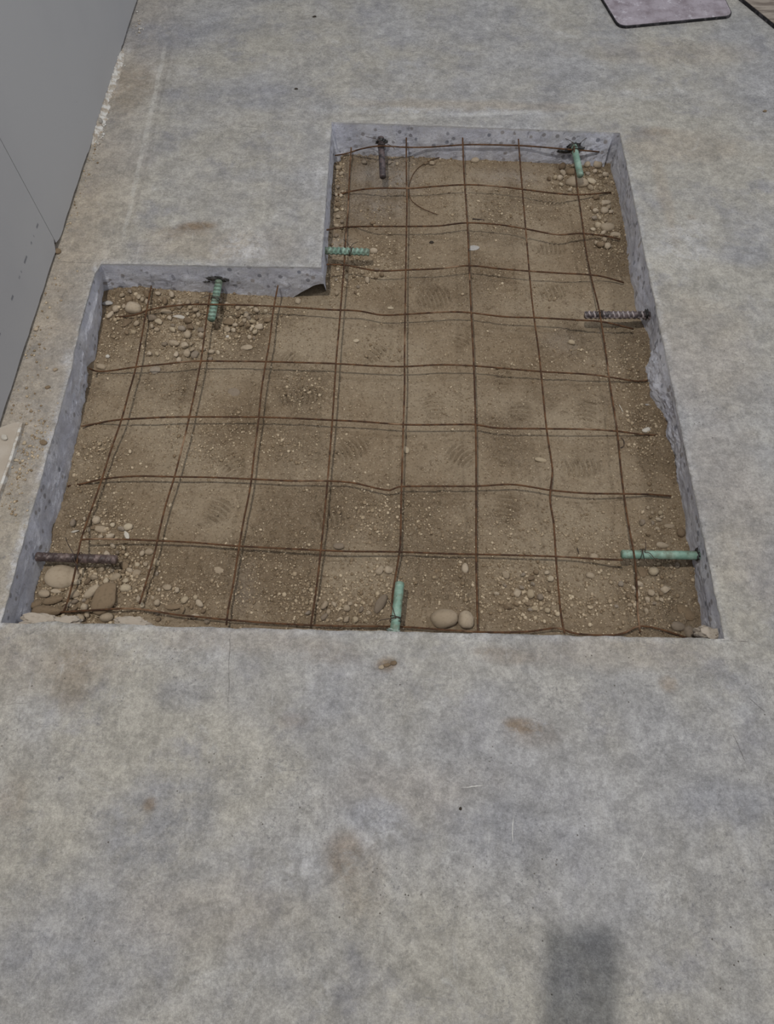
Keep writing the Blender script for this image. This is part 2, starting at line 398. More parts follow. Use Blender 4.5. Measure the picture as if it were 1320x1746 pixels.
for r in range(1, ROWS + 1):
    ids = []
    for i, p in enumerate(loop):
        v = r / ROWS
        dep = DEPTH
        off = .002
        if abs(p.x + .753) < .006 and p.y < 1.345:
            off = interp(Lc, p.y) * min(1, v * DEPTH / .1)
        elif p.x > .655:
            off = interp(Rc, p.y) * min(1, v * DEPTH / .1)
            if 1.0 < p.y < 1.16: off += .006 * sstep(1.0, 1.03, p.y) * (1 - sstep(1.12, 1.16, p.y)) * min(1, v * 2)
        elif p.y > 1.9: off = .004 * v + .030 * float(sstep(.52, .64, p.x)) * v + .03 * float(1 - sstep(-.185, -.12, p.x)) * v
        else: off = .003 * v
        # broken underside at the re-entrant corner
        dcorner = (p - NT).length
        if dcorner < .14:
            if abs(p.y - 1.349) < .01: dep = .055 + .065 * float(sstep(.0, .12, dcorner))
            else: dep = .055 + .095 * float(sstep(.0, .05, dcorner))
        z = -dep * v
        ns = mnoise.fractal(Vector((p.x * 14, p.y * 14, z * 18)), 0.9, 2.1, 4) * .0035 * min(1, v * 3)
        rough_zone = (p.x > .655 and .78 < p.y < 1.16) or (p.x < -.7 and .95 < p.y < 1.1) or (p.x > .5 and p.y > 1.9) or (p.x > .6 and p.y < .45)
        if rough_zone: ns += mnoise.fractal(Vector((p.x * 40, p.y * 40, z * 40)), .6, 2.2, 4) * .0042 * min(1, v * 3)
        ns += mnoise.noise(Vector((p.x * 90, p.y * 90, z * 90))) * .0010 * min(1, v * 4)
        q = loop[i] + nrm[i] * (off + ns + chipamt[i] * max(0, 1 - v * 4))
        V.append((q.x, q.y, z)); ids.append(len(V) - 1)
    row_ids.append(ids)
for r in range(ROWS):
    for i in range(NLP):
        jn = (i + 1) % NLP
        Fc.append((row_ids[r][i], row_ids[r][jn], row_ids[r + 1][jn], row_ids[r + 1][i]))
me = mesh_np('floor', V, Fc)
mi = np.zeros(len(me.polygons), dtype=np.int32); mi[ntop:] = 1
floor = link_mesh('floor', me, [M_FLOOR, M_SAWN]); me.polygons.foreach_set('material_index', mi)
tag(floor, kind='structure')
me.polygons.foreach_set('use_smooth', np.concatenate([np.ones(ntop), np.zeros(len(me.polygons) - ntop)]).astype(bool))
VA = np.array(V); X, Y = VA[:, 0], VA[:, 1]

def blob(px, py, rx, ry, ang=0.0, wob=.35):
    """soft stain centred on a photo point, radii in photo pixels"""
    c = G(px, py); s = ppm(py, 0)
    a = rx / s; b = ry / s * 1.15
    ca, sa = math.cos(math.radians(ang)), math.sin(math.radians(ang))
    dx = X - c.x; dy = Y - c.y
    u = (dx * ca + dy * sa) / a; v = (-dx * sa + dy * ca) / b
    r = np.sqrt(u * u + v * v) * (1 + wob * fbm(X, Y, 18, int(px) % 90 + 3, 3))
    return 1 - sstep(.35, 1.15, r)
def layer(items):
    o = np.zeros(len(X))
    for it in items:
        o = np.maximum(o, blob(*it[:4], ang=it[5] if len(it) > 5 else 0) * it[4])
    return o
brown = layer([(335, 386, 42, 13, .9, 8), (300, 396, 60, 14, .4), (888, 1238, 44, 16, .8, -5), (900, 1250, 60, 26, .3), (660, 1132, 24, 14, .8), (850, 1112, 60, 12, .4), (1140, 1166, 20, 14, .5), (590, 1465, 44, 46, .55),
               (610, 1500, 60, 60, .25), (255, 1372, 16, 14, .7), (125, 1150, 50, 60, .35), (560, 1112, 70, 26, .25), (500, 1230, 30, 12, .25), (215, 150, 60, 80, .35), (1120, 225, 40, 14, .35), (870, 1120, 60, 14, .35), (20, 1360, 40, 40, .3), (1180, 370, 10, 8, .4)])
pale = layer([(410, 425, 60, 40, .7), (650, 1405, 60, 40, .8), (500, 1480, 60, 40, .5), (130, 1120, 50, 30, .55), (330, 1110, 90, 40, .35), (760, 190, 240, 12, .7), (600, 265, 14, 10, .3), (1165, 415, 60, 60, .6), (1100, 160, 60, 20, .5), (700, 120, 50, 40, .3),
              (120, 612, 16, 22, 1.0), (60, 860, 10, 60, .5), (30, 980, 8, 60, .6), (90, 740, 10, 60, .4), (1180, 1040, 26, 50, .6), (215, 60, 10, 60, .5, 12), (195, 130, 8, 40, .7, 16), (1000, 1380, 90, 60, .35), (60, 1230, 60, 40, .3), (300, 120, 90, 16, .25), (545, 300, 12, 90, .5), (535, 420, 14, 40, .35), (780, 1300, 120, 60, .2),
              (920, 1233, 18, 5, 1.0), (1090, 1530, 60, 60, .3)])
bluish = layer([(250, 1420, 120, 80, .7), (330, 1380, 60, 50, .6), (280, 60, 80, 50, .7), (420, 40, 120, 40, .5), (400, 160, 140, 60, .35), (640, 1390, 70, 30, .8), (700, 110, 60, 30, .55), (1270, 430, 60, 40, .65), (1240, 1370, 120, 40, .6), (860, 1420, 120, 60, .5), (560, 1190, 60, 40, .35),
                (310, 1180, 60, 30, .5), (80, 1640, 120, 60, .5), (1250, 1180, 80, 50, .45), (450, 300, 120, 20, .35), (1040, 60, 60, 30, .5), (900, 30, 60, 30, .4), (500, 1640, 160, 60, .35), (150, 1560, 80, 50, .4)])
dist_wall = X + .875
dust = (1 - sstep(.02, .22, dist_wall + .05 * fbm(X, Y, 6, 77, 3))) * (1 - .45 * sstep(1.5, 2.0, Y)) * .85 * sstep(.0, .35, Y)
dust = np.maximum(dust, layer([(350, 420, 170, 40, .5), (450, 420, 90, 40, .35), (60, 1120, 160, 60, .45), (400, 1090, 200, 26, .4), (1060, 1110, 220, 36, .4), (1150, 250, 160, 50, .5), (1200, 600, 120, 160, .4), (1130, 320, 16, 160, .5), (1250, 860, 90, 200, .4), (800, 180, 260, 16, .5), (1150, 90, 170, 40, .4), (700, 1350, 160, 50, .3), (350, 1560, 200, 60, .25), (1080, 1100, 80, 10, .5)]))
cl_ = [BL, BR, TR, TL, NT, NL, BL]; dist = np.full(len(X), 9.0)
for A_, B_ in zip(cl_[:-1], cl_[1:]):
    ax, ay = B_.x - A_.x, B_.y - A_.y; t_ = np.clip(((X - A_.x) * ax + (Y - A_.y) * ay) / (ax * ax + ay * ay), 0, 1)
    dist = np.minimum(dist, np.hypot(X - A_.x - t_ * ax, Y - A_.y - t_ * ay))
pale = np.maximum(pale, (1 - sstep(.003, .018, dist + .008 * fbm(X, Y, 25, 17, 3))) * np.where((X < -.74) & (Y < 1.34), 1.0, .45))
for nme, arr in (('brown', brown), ('pale', pale), ('bluish', bluish), ('dust', dust)):
    add_attr(me, nme, arr)

# ---------------------------------------------------------------- soil
GS = .003
gx = np.arange(-.83, .75, GS); gy = np.arange(.33, 2.0, GS)
GX, GY = np.meshgrid(gx, gy, indexing='ij')
H = np.full(GX.shape, -.108)
H += .006 * fbm(GX, GY, 4, 1, 3)
loose = sstep(-.25, .35, fbm(GX, GY, 6, 21, 4))
def gb(px, py, rx, ry, ang=0):
    c = G(px, py, -.105); s = ppm(py)
    dx = GX - c.x; dy = GY - c.y
    ca, sa = math.cos(math.radians(ang)), math.sin(math.radians(ang))
    u = (dx * ca + dy * sa) / (rx / s); v = (-dx * sa + dy * ca) / (ry / s * 1.15)
    return np.exp(-(u * u + v * v))
for a in ((235, 505, 70, 26, .026), (300, 560, 90, 50, .008), (330, 500, 60, 20, .008), (130, 1000, 90, 40, .010), (1010, 300, 50, 40, .012), (800, 262, 230, 12, .010), (575, 330, 18, 80, .010), (430, 500, 90, 20, .006), (180, 560, 20, 40, .012), (150, 780, 20, 160, .008), (1120, 650, 20, 200, .008),
          (560, 500, 30, 20, -.010), (845, 256, 26, 8, .030), (590, 258, 18, 8, .016), (1170, 900, 20, 90, .006), (600, 640, 120, 90, -.004), (780, 640, 160, 120, -.004)):
    H += a[4] * gb(*a[:4])
# loose crumbly ground versus trodden ground
H += loose * (.0055 * np.abs(fbm(GX, GY, 48, 31, 3)) + .0045 * fbm(GX, GY, 90, 35, 2) + .0022 * vnoise(GX, GY, 230, 41)) + .0009 * fbm(GX, GY, 120, 51, 3)
H += .0030 * fbm(GX, GY, 22, 61, 3) + .0016 * fbm(GX, GY, 60, 65, 3)
# grooves pressed by the mesh
def groove(pts, depth=.006, wid=.004):
    global H
    for (a, b), (c, d) in zip(pts[:-1], pts[1:]):
        A = G(a, b, -.107); B = G(c, d, -.107)
        abx, aby = B.x - A.x, B.y - A.y; L2 = abx * abx + aby * aby
        t = np.clip(((GX - A.x) * abx + (GY - A.y) * aby) / L2, 0, 1)
        dd = np.hypot(GX - A.x - t * abx, GY - A.y - t * aby)
        H = H - depth * np.exp(-(dd / wid) ** 2) * (.6 + .4 * vnoise(GX, GY, 60, 71))
for g_ in ([(590, 552), (690, 560), (800, 556)], [(683, 470), (681, 720)], [(680, 760), (676, 900)], [(560, 640), (690, 646), (800, 643)], [(800, 648), (900, 655), (1040, 657)], [(230, 640), (228, 700), (215, 740)], [(340, 932), (430, 946), (520, 951), (600, 952)],
           [(600, 742), (690, 744), (810, 752)], [(700, 262), (800, 268), (950, 272)], [(905, 620), (915, 700)], [(810, 570), (900, 572)], [(430, 900), (410, 1000), (400, 1060)], [(320, 640), (300, 720)], [(870, 560), (1000, 565)], [(1040, 660), (1036, 730)], [(720, 405), (830, 410), (900, 404)], [(800, 880), (796, 960)], [(925, 850), (927, 900)]):
    groove(g_)
# shoe tread prints
def tread(px, py, rx, ry, ang, per=.0125, dep=.0065):
    global H
    c = G(px, py, -.105); s = ppm(py)
    dx = GX - c.x; dy = GY - c.y; a = math.radians(ang)
    u = dx * math.cos(a) + dy * math.sin(a); v = -dx * math.sin(a) + dy * math.cos(a)
    m_ = 1 - sstep(.6, 1.0, np.sqrt((u / (rx / s)) ** 2 + (v / (ry / s)) ** 2))
    wv = np.sin((u + .25 * v * v / (ry / s)) * 2 * math.pi / per + 1.2 * vnoise(GX, GY, 20, 81))
    H = H - m_ * dep * np.clip(wv, -.3, 1) - m_ * .002
for t_ in ((740, 505, 40, 34, 20), (792, 573, 34, 18, 60), (512, 672, 48, 26, 10), (865, 865, 44, 26, 75), (995, 795, 46, 22, 5), (600, 765, 40, 26, 30), (785, 775, 34, 24, 140), (396, 792, 42, 26, 120), (945, 495, 34, 20, 15), (640, 600, 30, 16, 45), (940, 420, 34, 18, 0), (500, 610, 30, 18, 150), (890, 700, 30, 26, 90),
           (860, 640, 40, 18, 90), (940, 340, 34, 14, 0), (370, 870, 34, 26, 60), (560, 880, 34, 26, 20), (740, 690, 34, 22, 100), (1000, 700, 30, 22, 80)):
    tread(*t_)
# dips
for a in ((985, 590, 14, 24, -.012), (595, 447, 34, 8, -.006), (645, 905, 30, 24, -.007), (360, 765, 26, 14, -.008), (500, 665, 26, 10, -.008), (930, 525, 16, 10, -.007), (520, 945, 110, 7, -.008), (950, 1073, 120, 6, -.006), (200, 950, 60, 20, -.010), (190, 632, 22, 8, -.006), (350, 1052, 110, 8, -.008), (1150, 985, 30, 14, -.004)):
    H += a[4] * gb(*a[:4])
H += .0005 * (RS.rand(*H.shape) - .5) * (1 + loose)
def Hat(x, y):
    i = (x - gx[0]) / GS; j = (y - gy[0]) / GS
    i = min(max(i, 0), len(gx) - 2.001); j = min(max(j, 0), len(gy) - 2.001)
    a, b = int(i), int(j); fa, fb = i - a, j - b
    return float((H[a, b] * (1 - fa) + H[a + 1, b] * fa) * (1 - fb) + (H[a, b + 1] * (1 - fa) + H[a + 1, b + 1] * fa) * fb)
nxg, nyg = GX.shape
idx = np.arange(nxg * nyg).reshape(nxg, nyg)
Fq = np.stack([idx[:-1, :-1], idx[1:, :-1], idx[1:, 1:], idx[:-1, 1:]], -1).reshape(-1, 4)
me = mesh_np('ground', np.stack([GX, GY, H], -1).reshape(-1, 3), Fq)
powder = .85 * gb(655, 300, 60, 32) + .5 * gb(640, 350, 60, 40) + .75 * gb(578, 420, 20, 18) + .5 * gb(870, 300, 60, 16) + .3 * gb(960, 580, 30, 20) + .35 * gb(640, 270, 60, 14) + .3 * gb(415, 1000, 20, 40)
add_attr(me, 'loose', loose.ravel()); add_attr(me, 'powder', np.clip(powder * (.7 + .6 * fbm(GX, GY, 30, 91, 3)), 0, 1).ravel())
soil = link_mesh('ground', me, M_SOIL); tag(soil, kind='structure')

# ---------------------------------------------------------------- left wall, two boards with an open joint
def box_bm(x0, x1, y0, y1, z0, z1, bev=0.0):
    bm = bmesh.new()
    bmesh.ops.create_cube(bm, size=1)
    for v in bm.verts:
        v.co = ((x0 + x1) / 2 + v.co.x * (x1 - x0), (y0 + y1) / 2 + v.co.y * (y1 - y0), (z0 + z1) / 2 + v.co.z * (z1 - z0))
    if bev: bmesh.ops.bevel(bm, geom=bm.edges[:], offset=bev, segments=2, affect='EDGES', profile=.6)
    return bm
def obj_bm(name, bm, mats, parent=None, smooth=False, loc=None):
    me = bpy.data.meshes.new(name); bm.to_mesh(me); bm.free()
    if smooth:
        for p in me.polygons: p.use_smooth = True
    return link_mesh(name, me, mats, parent, loc)
def extrude_poly(pts, axis_pts):           # pts: list of 3-D points (planar); axis_pts: extrusion vector
    bm = bmesh.new(); vs = [bm.verts.new(p) for p in pts]; f = bm.faces.new(vs)
    r = bmesh.ops.extrude_face_region(bm, geom=[f])
    for e in r['geom']:
        if isinstance(e, bmesh.types.BMVert): e.co += Vector(axis_pts)
    bmesh.ops.recalc_face_normals(bm, faces=bm.faces[:])
    return bm
WX = -.876
def wall_board(y0, y1, notch_near=False, notch_far=False, seed=0):
    pts = []; n = int((y1 - y0) / .02)
    r = random.Random(seed)
    for i in range(n + 1):
        y = y0 + (y1 - y0) * i / n
        z = .007 + .0025 * mnoise.noise(Vector((y * 14, seed, 0))) + (.002 * r.random())
        if notch_far and y > y1 - .016: z = .030
        if notch_near and y < y0 + .012: z = .016
        if 1.78 < y < 2.28 and notch_near: z -= .004
        pts.append(Vector((WX, y, z)))
    pts += [Vector((WX, y1, 2.5)), Vector((WX, y0, 2.5))]
    return extrude_poly(pts, (-.0125, 0, 0))
near = obj_bm('wall_left', wall_board(-1.3, 1.402, notch_far=True, seed=1), M_WALL); tag(near, kind='structure')
far = obj_bm('wall_left_far', wall_board(1.404, 4.4, notch_near=True, seed=2), M_WALL); tag(far, kind='structure')
plate = obj_bm('gap_backing_1', box_bm(WX - .10, WX - .014, -1.3, 4.4, -.0, .09), M_GAP); tag(plate, kind='structure')  # backing painted dark to give the shade in the gap under the boards

# ---------------------------------------------------------------- tubes
def tube_bm(pts, rad, segs=8, bm=None, jitter=0.0, caps=True):
    bm = bm or bmesh.new()
    pts = [Vector(p) for p in pts]; n = len(pts); rings = []
    up = Vector((0, 0, 1))
    prevn = None
    for i, p in enumerate(pts):
        t = (pts[min(i + 1, n - 1)] - pts[max(i - 1, 0)]).normalized()
        if prevn is None:
            a = up if abs(t.z) < .9 else Vector((1, 0, 0)); nn1 = (a - t * a.dot(t)).normalized()
        else: nn1 = (prevn - t * prevn.dot(t)).normalized()
        prevn = nn1; b = t.cross(nn1)
        r = rad(i / (n - 1)) if callable(rad) else rad
        r *= 1 + jitter * (rnd.random() - .5)
        rings.append([bm.verts.new(p + (nn1 * math.cos(2 * math.pi * k_ / segs) + b * math.sin(2 * math.pi * k_ / segs)) * r) for k_ in range(segs)])
    for i in range(n - 1):
        for k_ in range(segs):
            bm.faces.new((rings[i][k_], rings[i][(k_ + 1) % segs], rings[i + 1][(k_ + 1) % segs], rings[i + 1][k_]))
    if caps: bm.faces.new(rings[0][::-1]); bm.faces.new(rings[-1])
    return bm
def smooth_path(pts, step=.012):
    """Catmull-Rom resample"""
    out = []; P_ = [pts[0]] + list(pts) + [pts[-1]]
    for i in range(1, len(P_) - 2):
        a, b, c, d = P_[i - 1:i + 3]; n = max(1, int((c - b).length / step))
        for s in range(n):
            t = s / n
            out.append(.5 * ((2 * b) + (c - a) * t + (2 * a - 5 * b + 4 * c - d) * t * t + (3 * b - a - 3 * c + d) * t ** 3))
    out.append(pts[-1]); return out

# dowels: (embedded end px, z) -> (free end px, z)
DW = dict(
    A=((650, 243), -.047, (653, 302), -.058), B=((979, 250), -.045, (990, 300), -.052), Cc=((548, 427), -.048, (630, 430), -.054),
    D=((1101, 537), -.056, (997, 537), -.058), E=((374, 477), -.050, (360, 546), -.054), Fm=((58, 949), -.066, (199, 954), -.066),
    Gr=((1188, 947), -.050, (1060, 945), -.052), Hn=((672, 1086), -.052, (682, 993), -.052))
ends = {kk: (G(*a, za), G(*b, zb)) for kk, (a, za, b, zb) in DW.items()}

# ---------------------------------------------------------------- wire mesh
TIES = [((651, 249), ends['A'], .013), ((982, 257), ends['B'], .013), ((590, 428), ends['Cc'], .0125), ((1023, 537), ends['D'], .0125), ((365, 519), ends['E'], .0125), ((132, 952), ends['Fm'], .0125), ((1084, 946), ends['Gr'], .0125)]
tie_pts = []
for (px, py), (a, b), up_ in TIES:
    best = min(((a.lerp(b, t / 20)) for t in range(21)), key=lambda q: (G(px, py, q.z) - q).length)
    tie_pts.append((best.x, best.y, best.z + .0098 + .0026))
def mesh_z(x, y):
    base = -.107 + float(np.interp(y, [.38, .45, .6, .9, 1.4, 1.9], [.016, .022, .028, .038, .044, .040]))
    lb = -.75 if y < 1.33 else -.178
    fl = float(sstep(0, .16, x - lb)); fr = float(sstep(0, .20, .665 - x))
    z = -.107 + (base + .107) * (.12 + .88 * fl) * (.12 + .88 * fr)
    return z
def wire_world(px, py, dz=0.0):
    z = -.07
    for _ in range(4):
        p = G(px, py, z); z = mesh_z(p.x, p.y)
        z = max(z, Hat(p.x, p.y) + .001 if p.y > .385 else z)
        for (tx, ty, tz) in tie_pts:
            d2 = ((p.x - tx) ** 2 + (p.y - ty) ** 2) / (.075 ** 2)
            wgt = math.exp(-d2); z = max(z, z * (1 - wgt) + tz * wgt)
        z += dz
    p = G(px, py, z)
    o = Vector((0, 0, CAM_H)); d = p - o                      # stay inside the pit: bend up along the sawn faces
    yb = (1.941 + (p.x + .185) * -.0342 - .010) if p.x > -.185 else 1.340
    if p.y > yb: p = o + d * (yb / d.y)
    if p.y < .392: p = o + d * (.392 / d.y)
    d = p - o
    xl = -.746 if p.y < 1.345 else -.174
    if p.x < xl and not (p.y > 1.345 and p.x < -.3): p = o + d * (xl / d.x)
    if p.x > .658: p = o + d * (.658 / d.x)
    return p
COLS = [
 [(258,488),(247,545),(232,625),(219,672),(207,716),(190,765),(172,822),(150,885),(137,925),(128,975),(117,1020),(108,1045)],
 [(358,500),(350,560),(345,600),(338,640),(322,715),(310,765),(297,815),(283,860),(272,905),(262,950),(250,990),(238,1030)],
 [(474,487),(466,530),(460,580),(453,620),(446,665),(441,715),(434,770),(427,830),(415,890),(405,950),(397,1000),(389,1040),(386,1066)],
 [(599,252),(596,300),(594,350),(590,400),(587,450),(583,500),(579,550),(573,620),(568,700),(562,780),(556,850),(548,930),(540,1000),(530,1068)],
 [(693,235),(693,290),(694,350),(693,400),(692,460),(691,530),(690,600),(690,660),(688,720),(686,790),(684,860),(683,920),(680,950),(674,985),(669,1020),(668,1068)],
 [(789,235),(791,290),(795,350),(798,400),(800,450),(803,520),(806,580),(809,650),(811,720),(812,790),(812,860),(812,950),(813,1000),(815,1080)],
 [(884,237),(888,290),(893,350),(899,420),(905,490),(912,550),(919,600),(925,660),(932,730),(941,790),(942,808),(938,850),(944,890),(948,950),(953,1010),(957,1050),(963,1080)],
 [(979,250),(982,300),(992,370),(1000,430),(1010,480),(1022,530),(1033,600),(1041,660),(1052,730),(1058,790),(1065,850),(1073,900),(1082,950),(1086,1000),(1088,1050),(1092,1078)]]
RWS = [
 [(572,265),(590,262),(620,253),(650,249),(690,251),(730,251),(790,247),(840,247),(900,249),(960,254),(1000,257),(1022,259)],
 [(570,334),(600,326),(640,321),(700,321),(740,318),(795,315),(850,318),(900,324),(950,330),(990,332),(1042,328)],
 [(558,392),(590,387),(640,386),(700,386),(750,385),(795,380),(850,383),(900,391),(950,400),(990,398),(1030,402),(1058,408)],
 [(557,451),(590,452),(620,458),(650,462),(700,460),(750,458),(800,453),(850,458),(900,462),(960,466),(1000,468),(1030,472),(1064,482)],
 [(196,541),(230,537),(260,527),(310,520),(360,519),(440,521),(500,524),(560,528),(610,530),(650,537),(690,536),(760,532),(800,533),(860,540),(920,542),(990,546),(1030,549),(1080,561)],
 [(152,628),(165,633),(190,632),(230,626),(280,621),(330,616),(400,616),(470,617),(570,620),(640,624),(690,625),(750,622),(810,624),(880,630),(930,634),(1000,638),(1040,643),(1085,650),(1105,648)],
 [(138,727),(160,723),(200,716),(250,713),(300,711),(400,711),(470,712),(560,716),(620,719),(690,724),(760,724),(810,724),(850,730),(930,731),(1000,732),(1050,735),(1090,740),(1122,742)],
 [(115,829),(140,825),(175,817),(230,812),(300,813),(360,814),(430,817),(500,820),(555,820),(600,823),(640,832),(665,836),(680,830),(740,829),(810,829),(870,826),(910,831),(940,836),(1000,841),(1060,842),(1110,843),(1145,846)],
 [(140,920),(170,919),(220,920),(270,922),(330,925),(390,930),(440,933),(520,937),(590,940),(680,941),(760,944),(850,946),(950,949),(1000,952),(1062,955)],
 [(104,1044),(165,1040),(230,1038),(300,1048),(340,1052),(390,1057),(470,1063),(560,1067),(640,1068),(690,1069),(760,1074),(830,1078),(900,1077),(950,1071),(985,1081),(1055,1082),(1090,1068),(1130,1074),(1172,1088)]]
wm = empty('wire_mesh', (0, 1.1, -.075))
tag(wm, 'rusty welded steel wire mesh laid in squares over the soil of the pit', 'wire mesh')
WR = .0022
for cpx in COLS:
    pts = [wire_world(*q, dz=.0006) for q in cpx]
    obj_bm('long_wire', tube_bm(smooth_path(pts), WR, 8), M_WIRE, wm, True)
for rpx in RWS:
    pts = [wire_world(*q) for q in rpx]
    obj_bm('cross_wire', tube_bm(smooth_path(pts), WR, 8), M_WIRE, wm, True)

# ---------------------------------------------------------------- dowels
def rebar_bm(a, b, r=.0088, rib=.0016, pitch=.0125, seed=0):
    a, b = Vector(a), Vector(b); L = (b - a).length; t = (b - a) / L
    u = Vector((0, 0, 1)); u = (u - t * u.dot(t)).normalized(); v = t.cross(u)
    n = int(L / .0009); S = 28; bm = bmesh.new(); rings = []; valley = []
    for i in range(n + 1):
        s = L * i / n; ring = []
        for k_ in range(S):
            th = 2 * math.pi * k_ / S
            ph = (s / pitch + .35 * abs(math.sin(th)) + .5 * (math.cos(th) > 0)) % 1.0
            hgt_ = rib * max(0, 1 - abs(ph - .5) / .26) ** .5 if abs(ph - .5) < .26 else 0
            lr = rib * .9 * math.exp(-((abs(math.sin(th / 1)) - 1) / .02) ** 2)
            rr = r + max(hgt_, lr) + .0004 * mnoise.noise(Vector((s * 120 + seed, th * 2, seed)))
            if n - i < 2: rr *= .93 - .04 * (2 - (n - i))
            valley.append(1 - max(hgt_, lr) / rib)
            ring.append(bm.verts.new(a + t * s + (u * math.cos(th) + v * math.sin(th)) * rr))
        rings.append(ring)
    for i in range(n):
        for k_ in range(S):
            bm.faces.new((rings[i][k_], rings[i][(k_ + 1) % S], rings[i + 1][(k_ + 1) % S], rings[i + 1][k_]))
    bm.faces.new(rings[-1]); bm.faces.new(rings[0][::-1])
    return bm, valley
def lump_bm(c, sx, sy, sz, seed, amp=.5, freq=1.6, sub=3):
    bm = bmesh.new(); bmesh.ops.create_icosphere(bm, subdivisions=sub, radius=1)
    for v_ in bm.verts:
        d = v_.co.normalized(); k_ = 1 + amp * mnoise.fractal(d * freq + Vector((seed, seed * 2, 0)), .8, 2, 3)
        v_.co = Vector((d.x * sx * k_ + c[0], d.y * sy * k_ + c[1], d.z * sz * k_ + c[2]))
    return bm
def tie_bm(a, b, at, r, seed, tails=2, turns=2.2, long=.03):
    """wire twisted about the bar at the fraction 'at', with loose tails"""
    rr = random.Random(seed); a, b = Vector(a), Vector(b); t = (b - a).normalized()
    u = Vector((0, 0, 1)); u = (u - t * u.dot(t)).normalized(); v = t.cross(u); c = a.lerp(b, at)
    pts = []
    for i in range(int(turns * 16)):
        th = 2 * math.pi * i / 16 + .5
        pts.append(c + t * (-.006 + .014 * i / (turns * 16) + .003 * math.sin(th * 1.3)) + (u * math.cos(th) + v * math.sin(th)) * (r + .0022 + .0006 * math.sin(3 * th)))
    bm = tube_bm(pts, .0008, 6)
    for k_ in range(tails):
        d = (v * rr.choice((-1, 1)) * rr.uniform(.4, 1) + t * rr.uniform(-1, 1) + u * rr.uniform(.1, .5)).normalized()
        s0 = c + u * (r + .004); q = [s0, s0 + d * long * .35 + u * .004, s0 + d * long * .7 + v * rr.uniform(-.006, .006), s0 + d * long - u * .004]
        tube_bm(smooth_path([Vector(x) for x in q], .004), .0008, 6, bm)
    return bm
def dowel(key, label, mat, tie_at, seed, epoxy=None, ept=M_EPOXY, r=.0088, tails=2, bury=.05, rib=.0016, long=.03, tie=True):
    a, b = ends[key]; root = empty('rebar_dowel', tuple(a)); tag(root, label, 'rebar', 'rebar dowels drilled into the slab edge')
    t = (b - a).normalized()
    rb, vl = rebar_bm(a - t * bury, b, r, rib, seed=seed)
    if rib < .001: vl = [0.3] * len(vl)
    if key == 'A': vl = [1.0] * len(vl)
    bo = obj_bm('bar', rb, mat, root, True); add_attr(bo.data, 'valley', vl)
    if tie: obj_bm('tie_wire', tie_bm(a, b, tie_at, r + rib * .5, seed, tails, long=long), M_TIE, root, True)
    if epoxy:
        bm = bmesh.new(); first = True
        for (du, dz, dt, sx, sz) in epoxy:
            side = Vector((-t.y, t.x, 0)).normalized()
            c = a + t * dt + side * du + Vector((0, 0, dz))
            b2 = lump_bm((0, 0, 0), sx, .004, sz, seed + du * 100, .7, 2.2)
            ang = math.atan2(side.y, side.x)
            bmesh.ops.rotate(b2, verts=b2.verts, cent=(0, 0, 0), matrix=Matrix.Rotation(ang, 3, 'Z'))
            bmesh.ops.translate(b2, verts=b2.verts, vec=c)
            mt = bpy.data.meshes.new('t'); b2.to_mesh(mt); b2.free(); bm.from_mesh(mt); bpy.data.meshes.remove(mt)
        obj_bm('epoxy_collar', bm, ept, root, True)
    return root
dowel('A', 'blackened steel dowel stub sticking out of the far sawn edge on its left', M_BLACK, .12, 1, [(0, .004, .002, .014, .010), (.010, .003, .0, .009, .006)], long=.05, rib=.001)
dowel('B', 'short green coated dowel among cobbles near the far right corner', M_GREEN, .15, 2, [(0, .002, 0, .018, .011), (.016, -.004, .004, .014, .006), (-.020, -.010, .004, .024, .007)], long=.06, tails=3, rib=.0005, r=.0094)
dowel('Cc', 'green ribbed dowel poking from the inner notch wall with a tan pebble at its tip', M_GREEN, .60, 3, [(0, .010, .002, .010, .004)], rib=.0018)
dowel('D', 'black ribbed dowel coming out of the right edge halfway along', M_BLACK, .72, 4, [(0, .002, .000, .013, .013)], rib=.002)
dowel('E', 'green dowel with torn black sealant, in the near face of the left step', M_GREEN, .50, 5, [(-.004, .008, .003, .016, .008), (-.020, .006, .002, .014, .005), (.016, .004, .003, .012, .006), (-.034, -.004, .002, .010, .003)], long=.035, rib=.0012)
dowel('Fm', 'long dark brown dowel above cobbles at the lower left edge', M_BROWNBAR, .52, 6, [(0, .0, .001, .014, .014)], long=.05, tails=3, rib=.0016)
dowel('Gr', 'long pale green dowel across the lower right edge', M_GREEN, .72, 7, [(0, .001, .0, .013, .011)], rib=.0004, r=.0093)
dowel('Hn', 'green dowel pointing away from the near edge beside an oblong grey stone', M_GREEN, .30, 8, [(.002, .004, .012, .012, .006)], M_PEPOXY, long=.04, rib=.0006, r=.0092)

# ---------------------------------------------------------------- stones
def stone_mesh(seed, kind='round'):
    bm = bmesh.new(); bmesh.ops.create_icosphere(bm, subdivisions=3, radius=1)
    r = random.Random(seed); off = Vector((r.uniform(0, 50), r.uniform(0, 50), r.uniform(0, 50)))
    planes = [(Vector((r.gauss(0, 1), r.gauss(0, 1), r.gauss(0, 1))).normalized(), r.uniform(.62, .85)) for _ in range(7 if kind == 'sharp' else 3)]
    for v in bm.verts:
        d = v.co.normalized(); k_ = 1 + .16 * mnoise.noise(d * .9 + off) + .05 * mnoise.noise(d * 2.6 + off)
        p = d * k_
        for n_, lim in planes:
            e = p.dot(n_) - (lim if kind == 'sharp' else lim + .12)
            if e > 0: p = p - n_ * e * (.95 if kind == 'sharp' else .6)
        v.co = p
    me = bpy.data.meshes.new('stone'); bm.to_mesh(me); bm.free()
    for p in me.polygons: p.use_smooth = True
    return me
base_meshes = {}
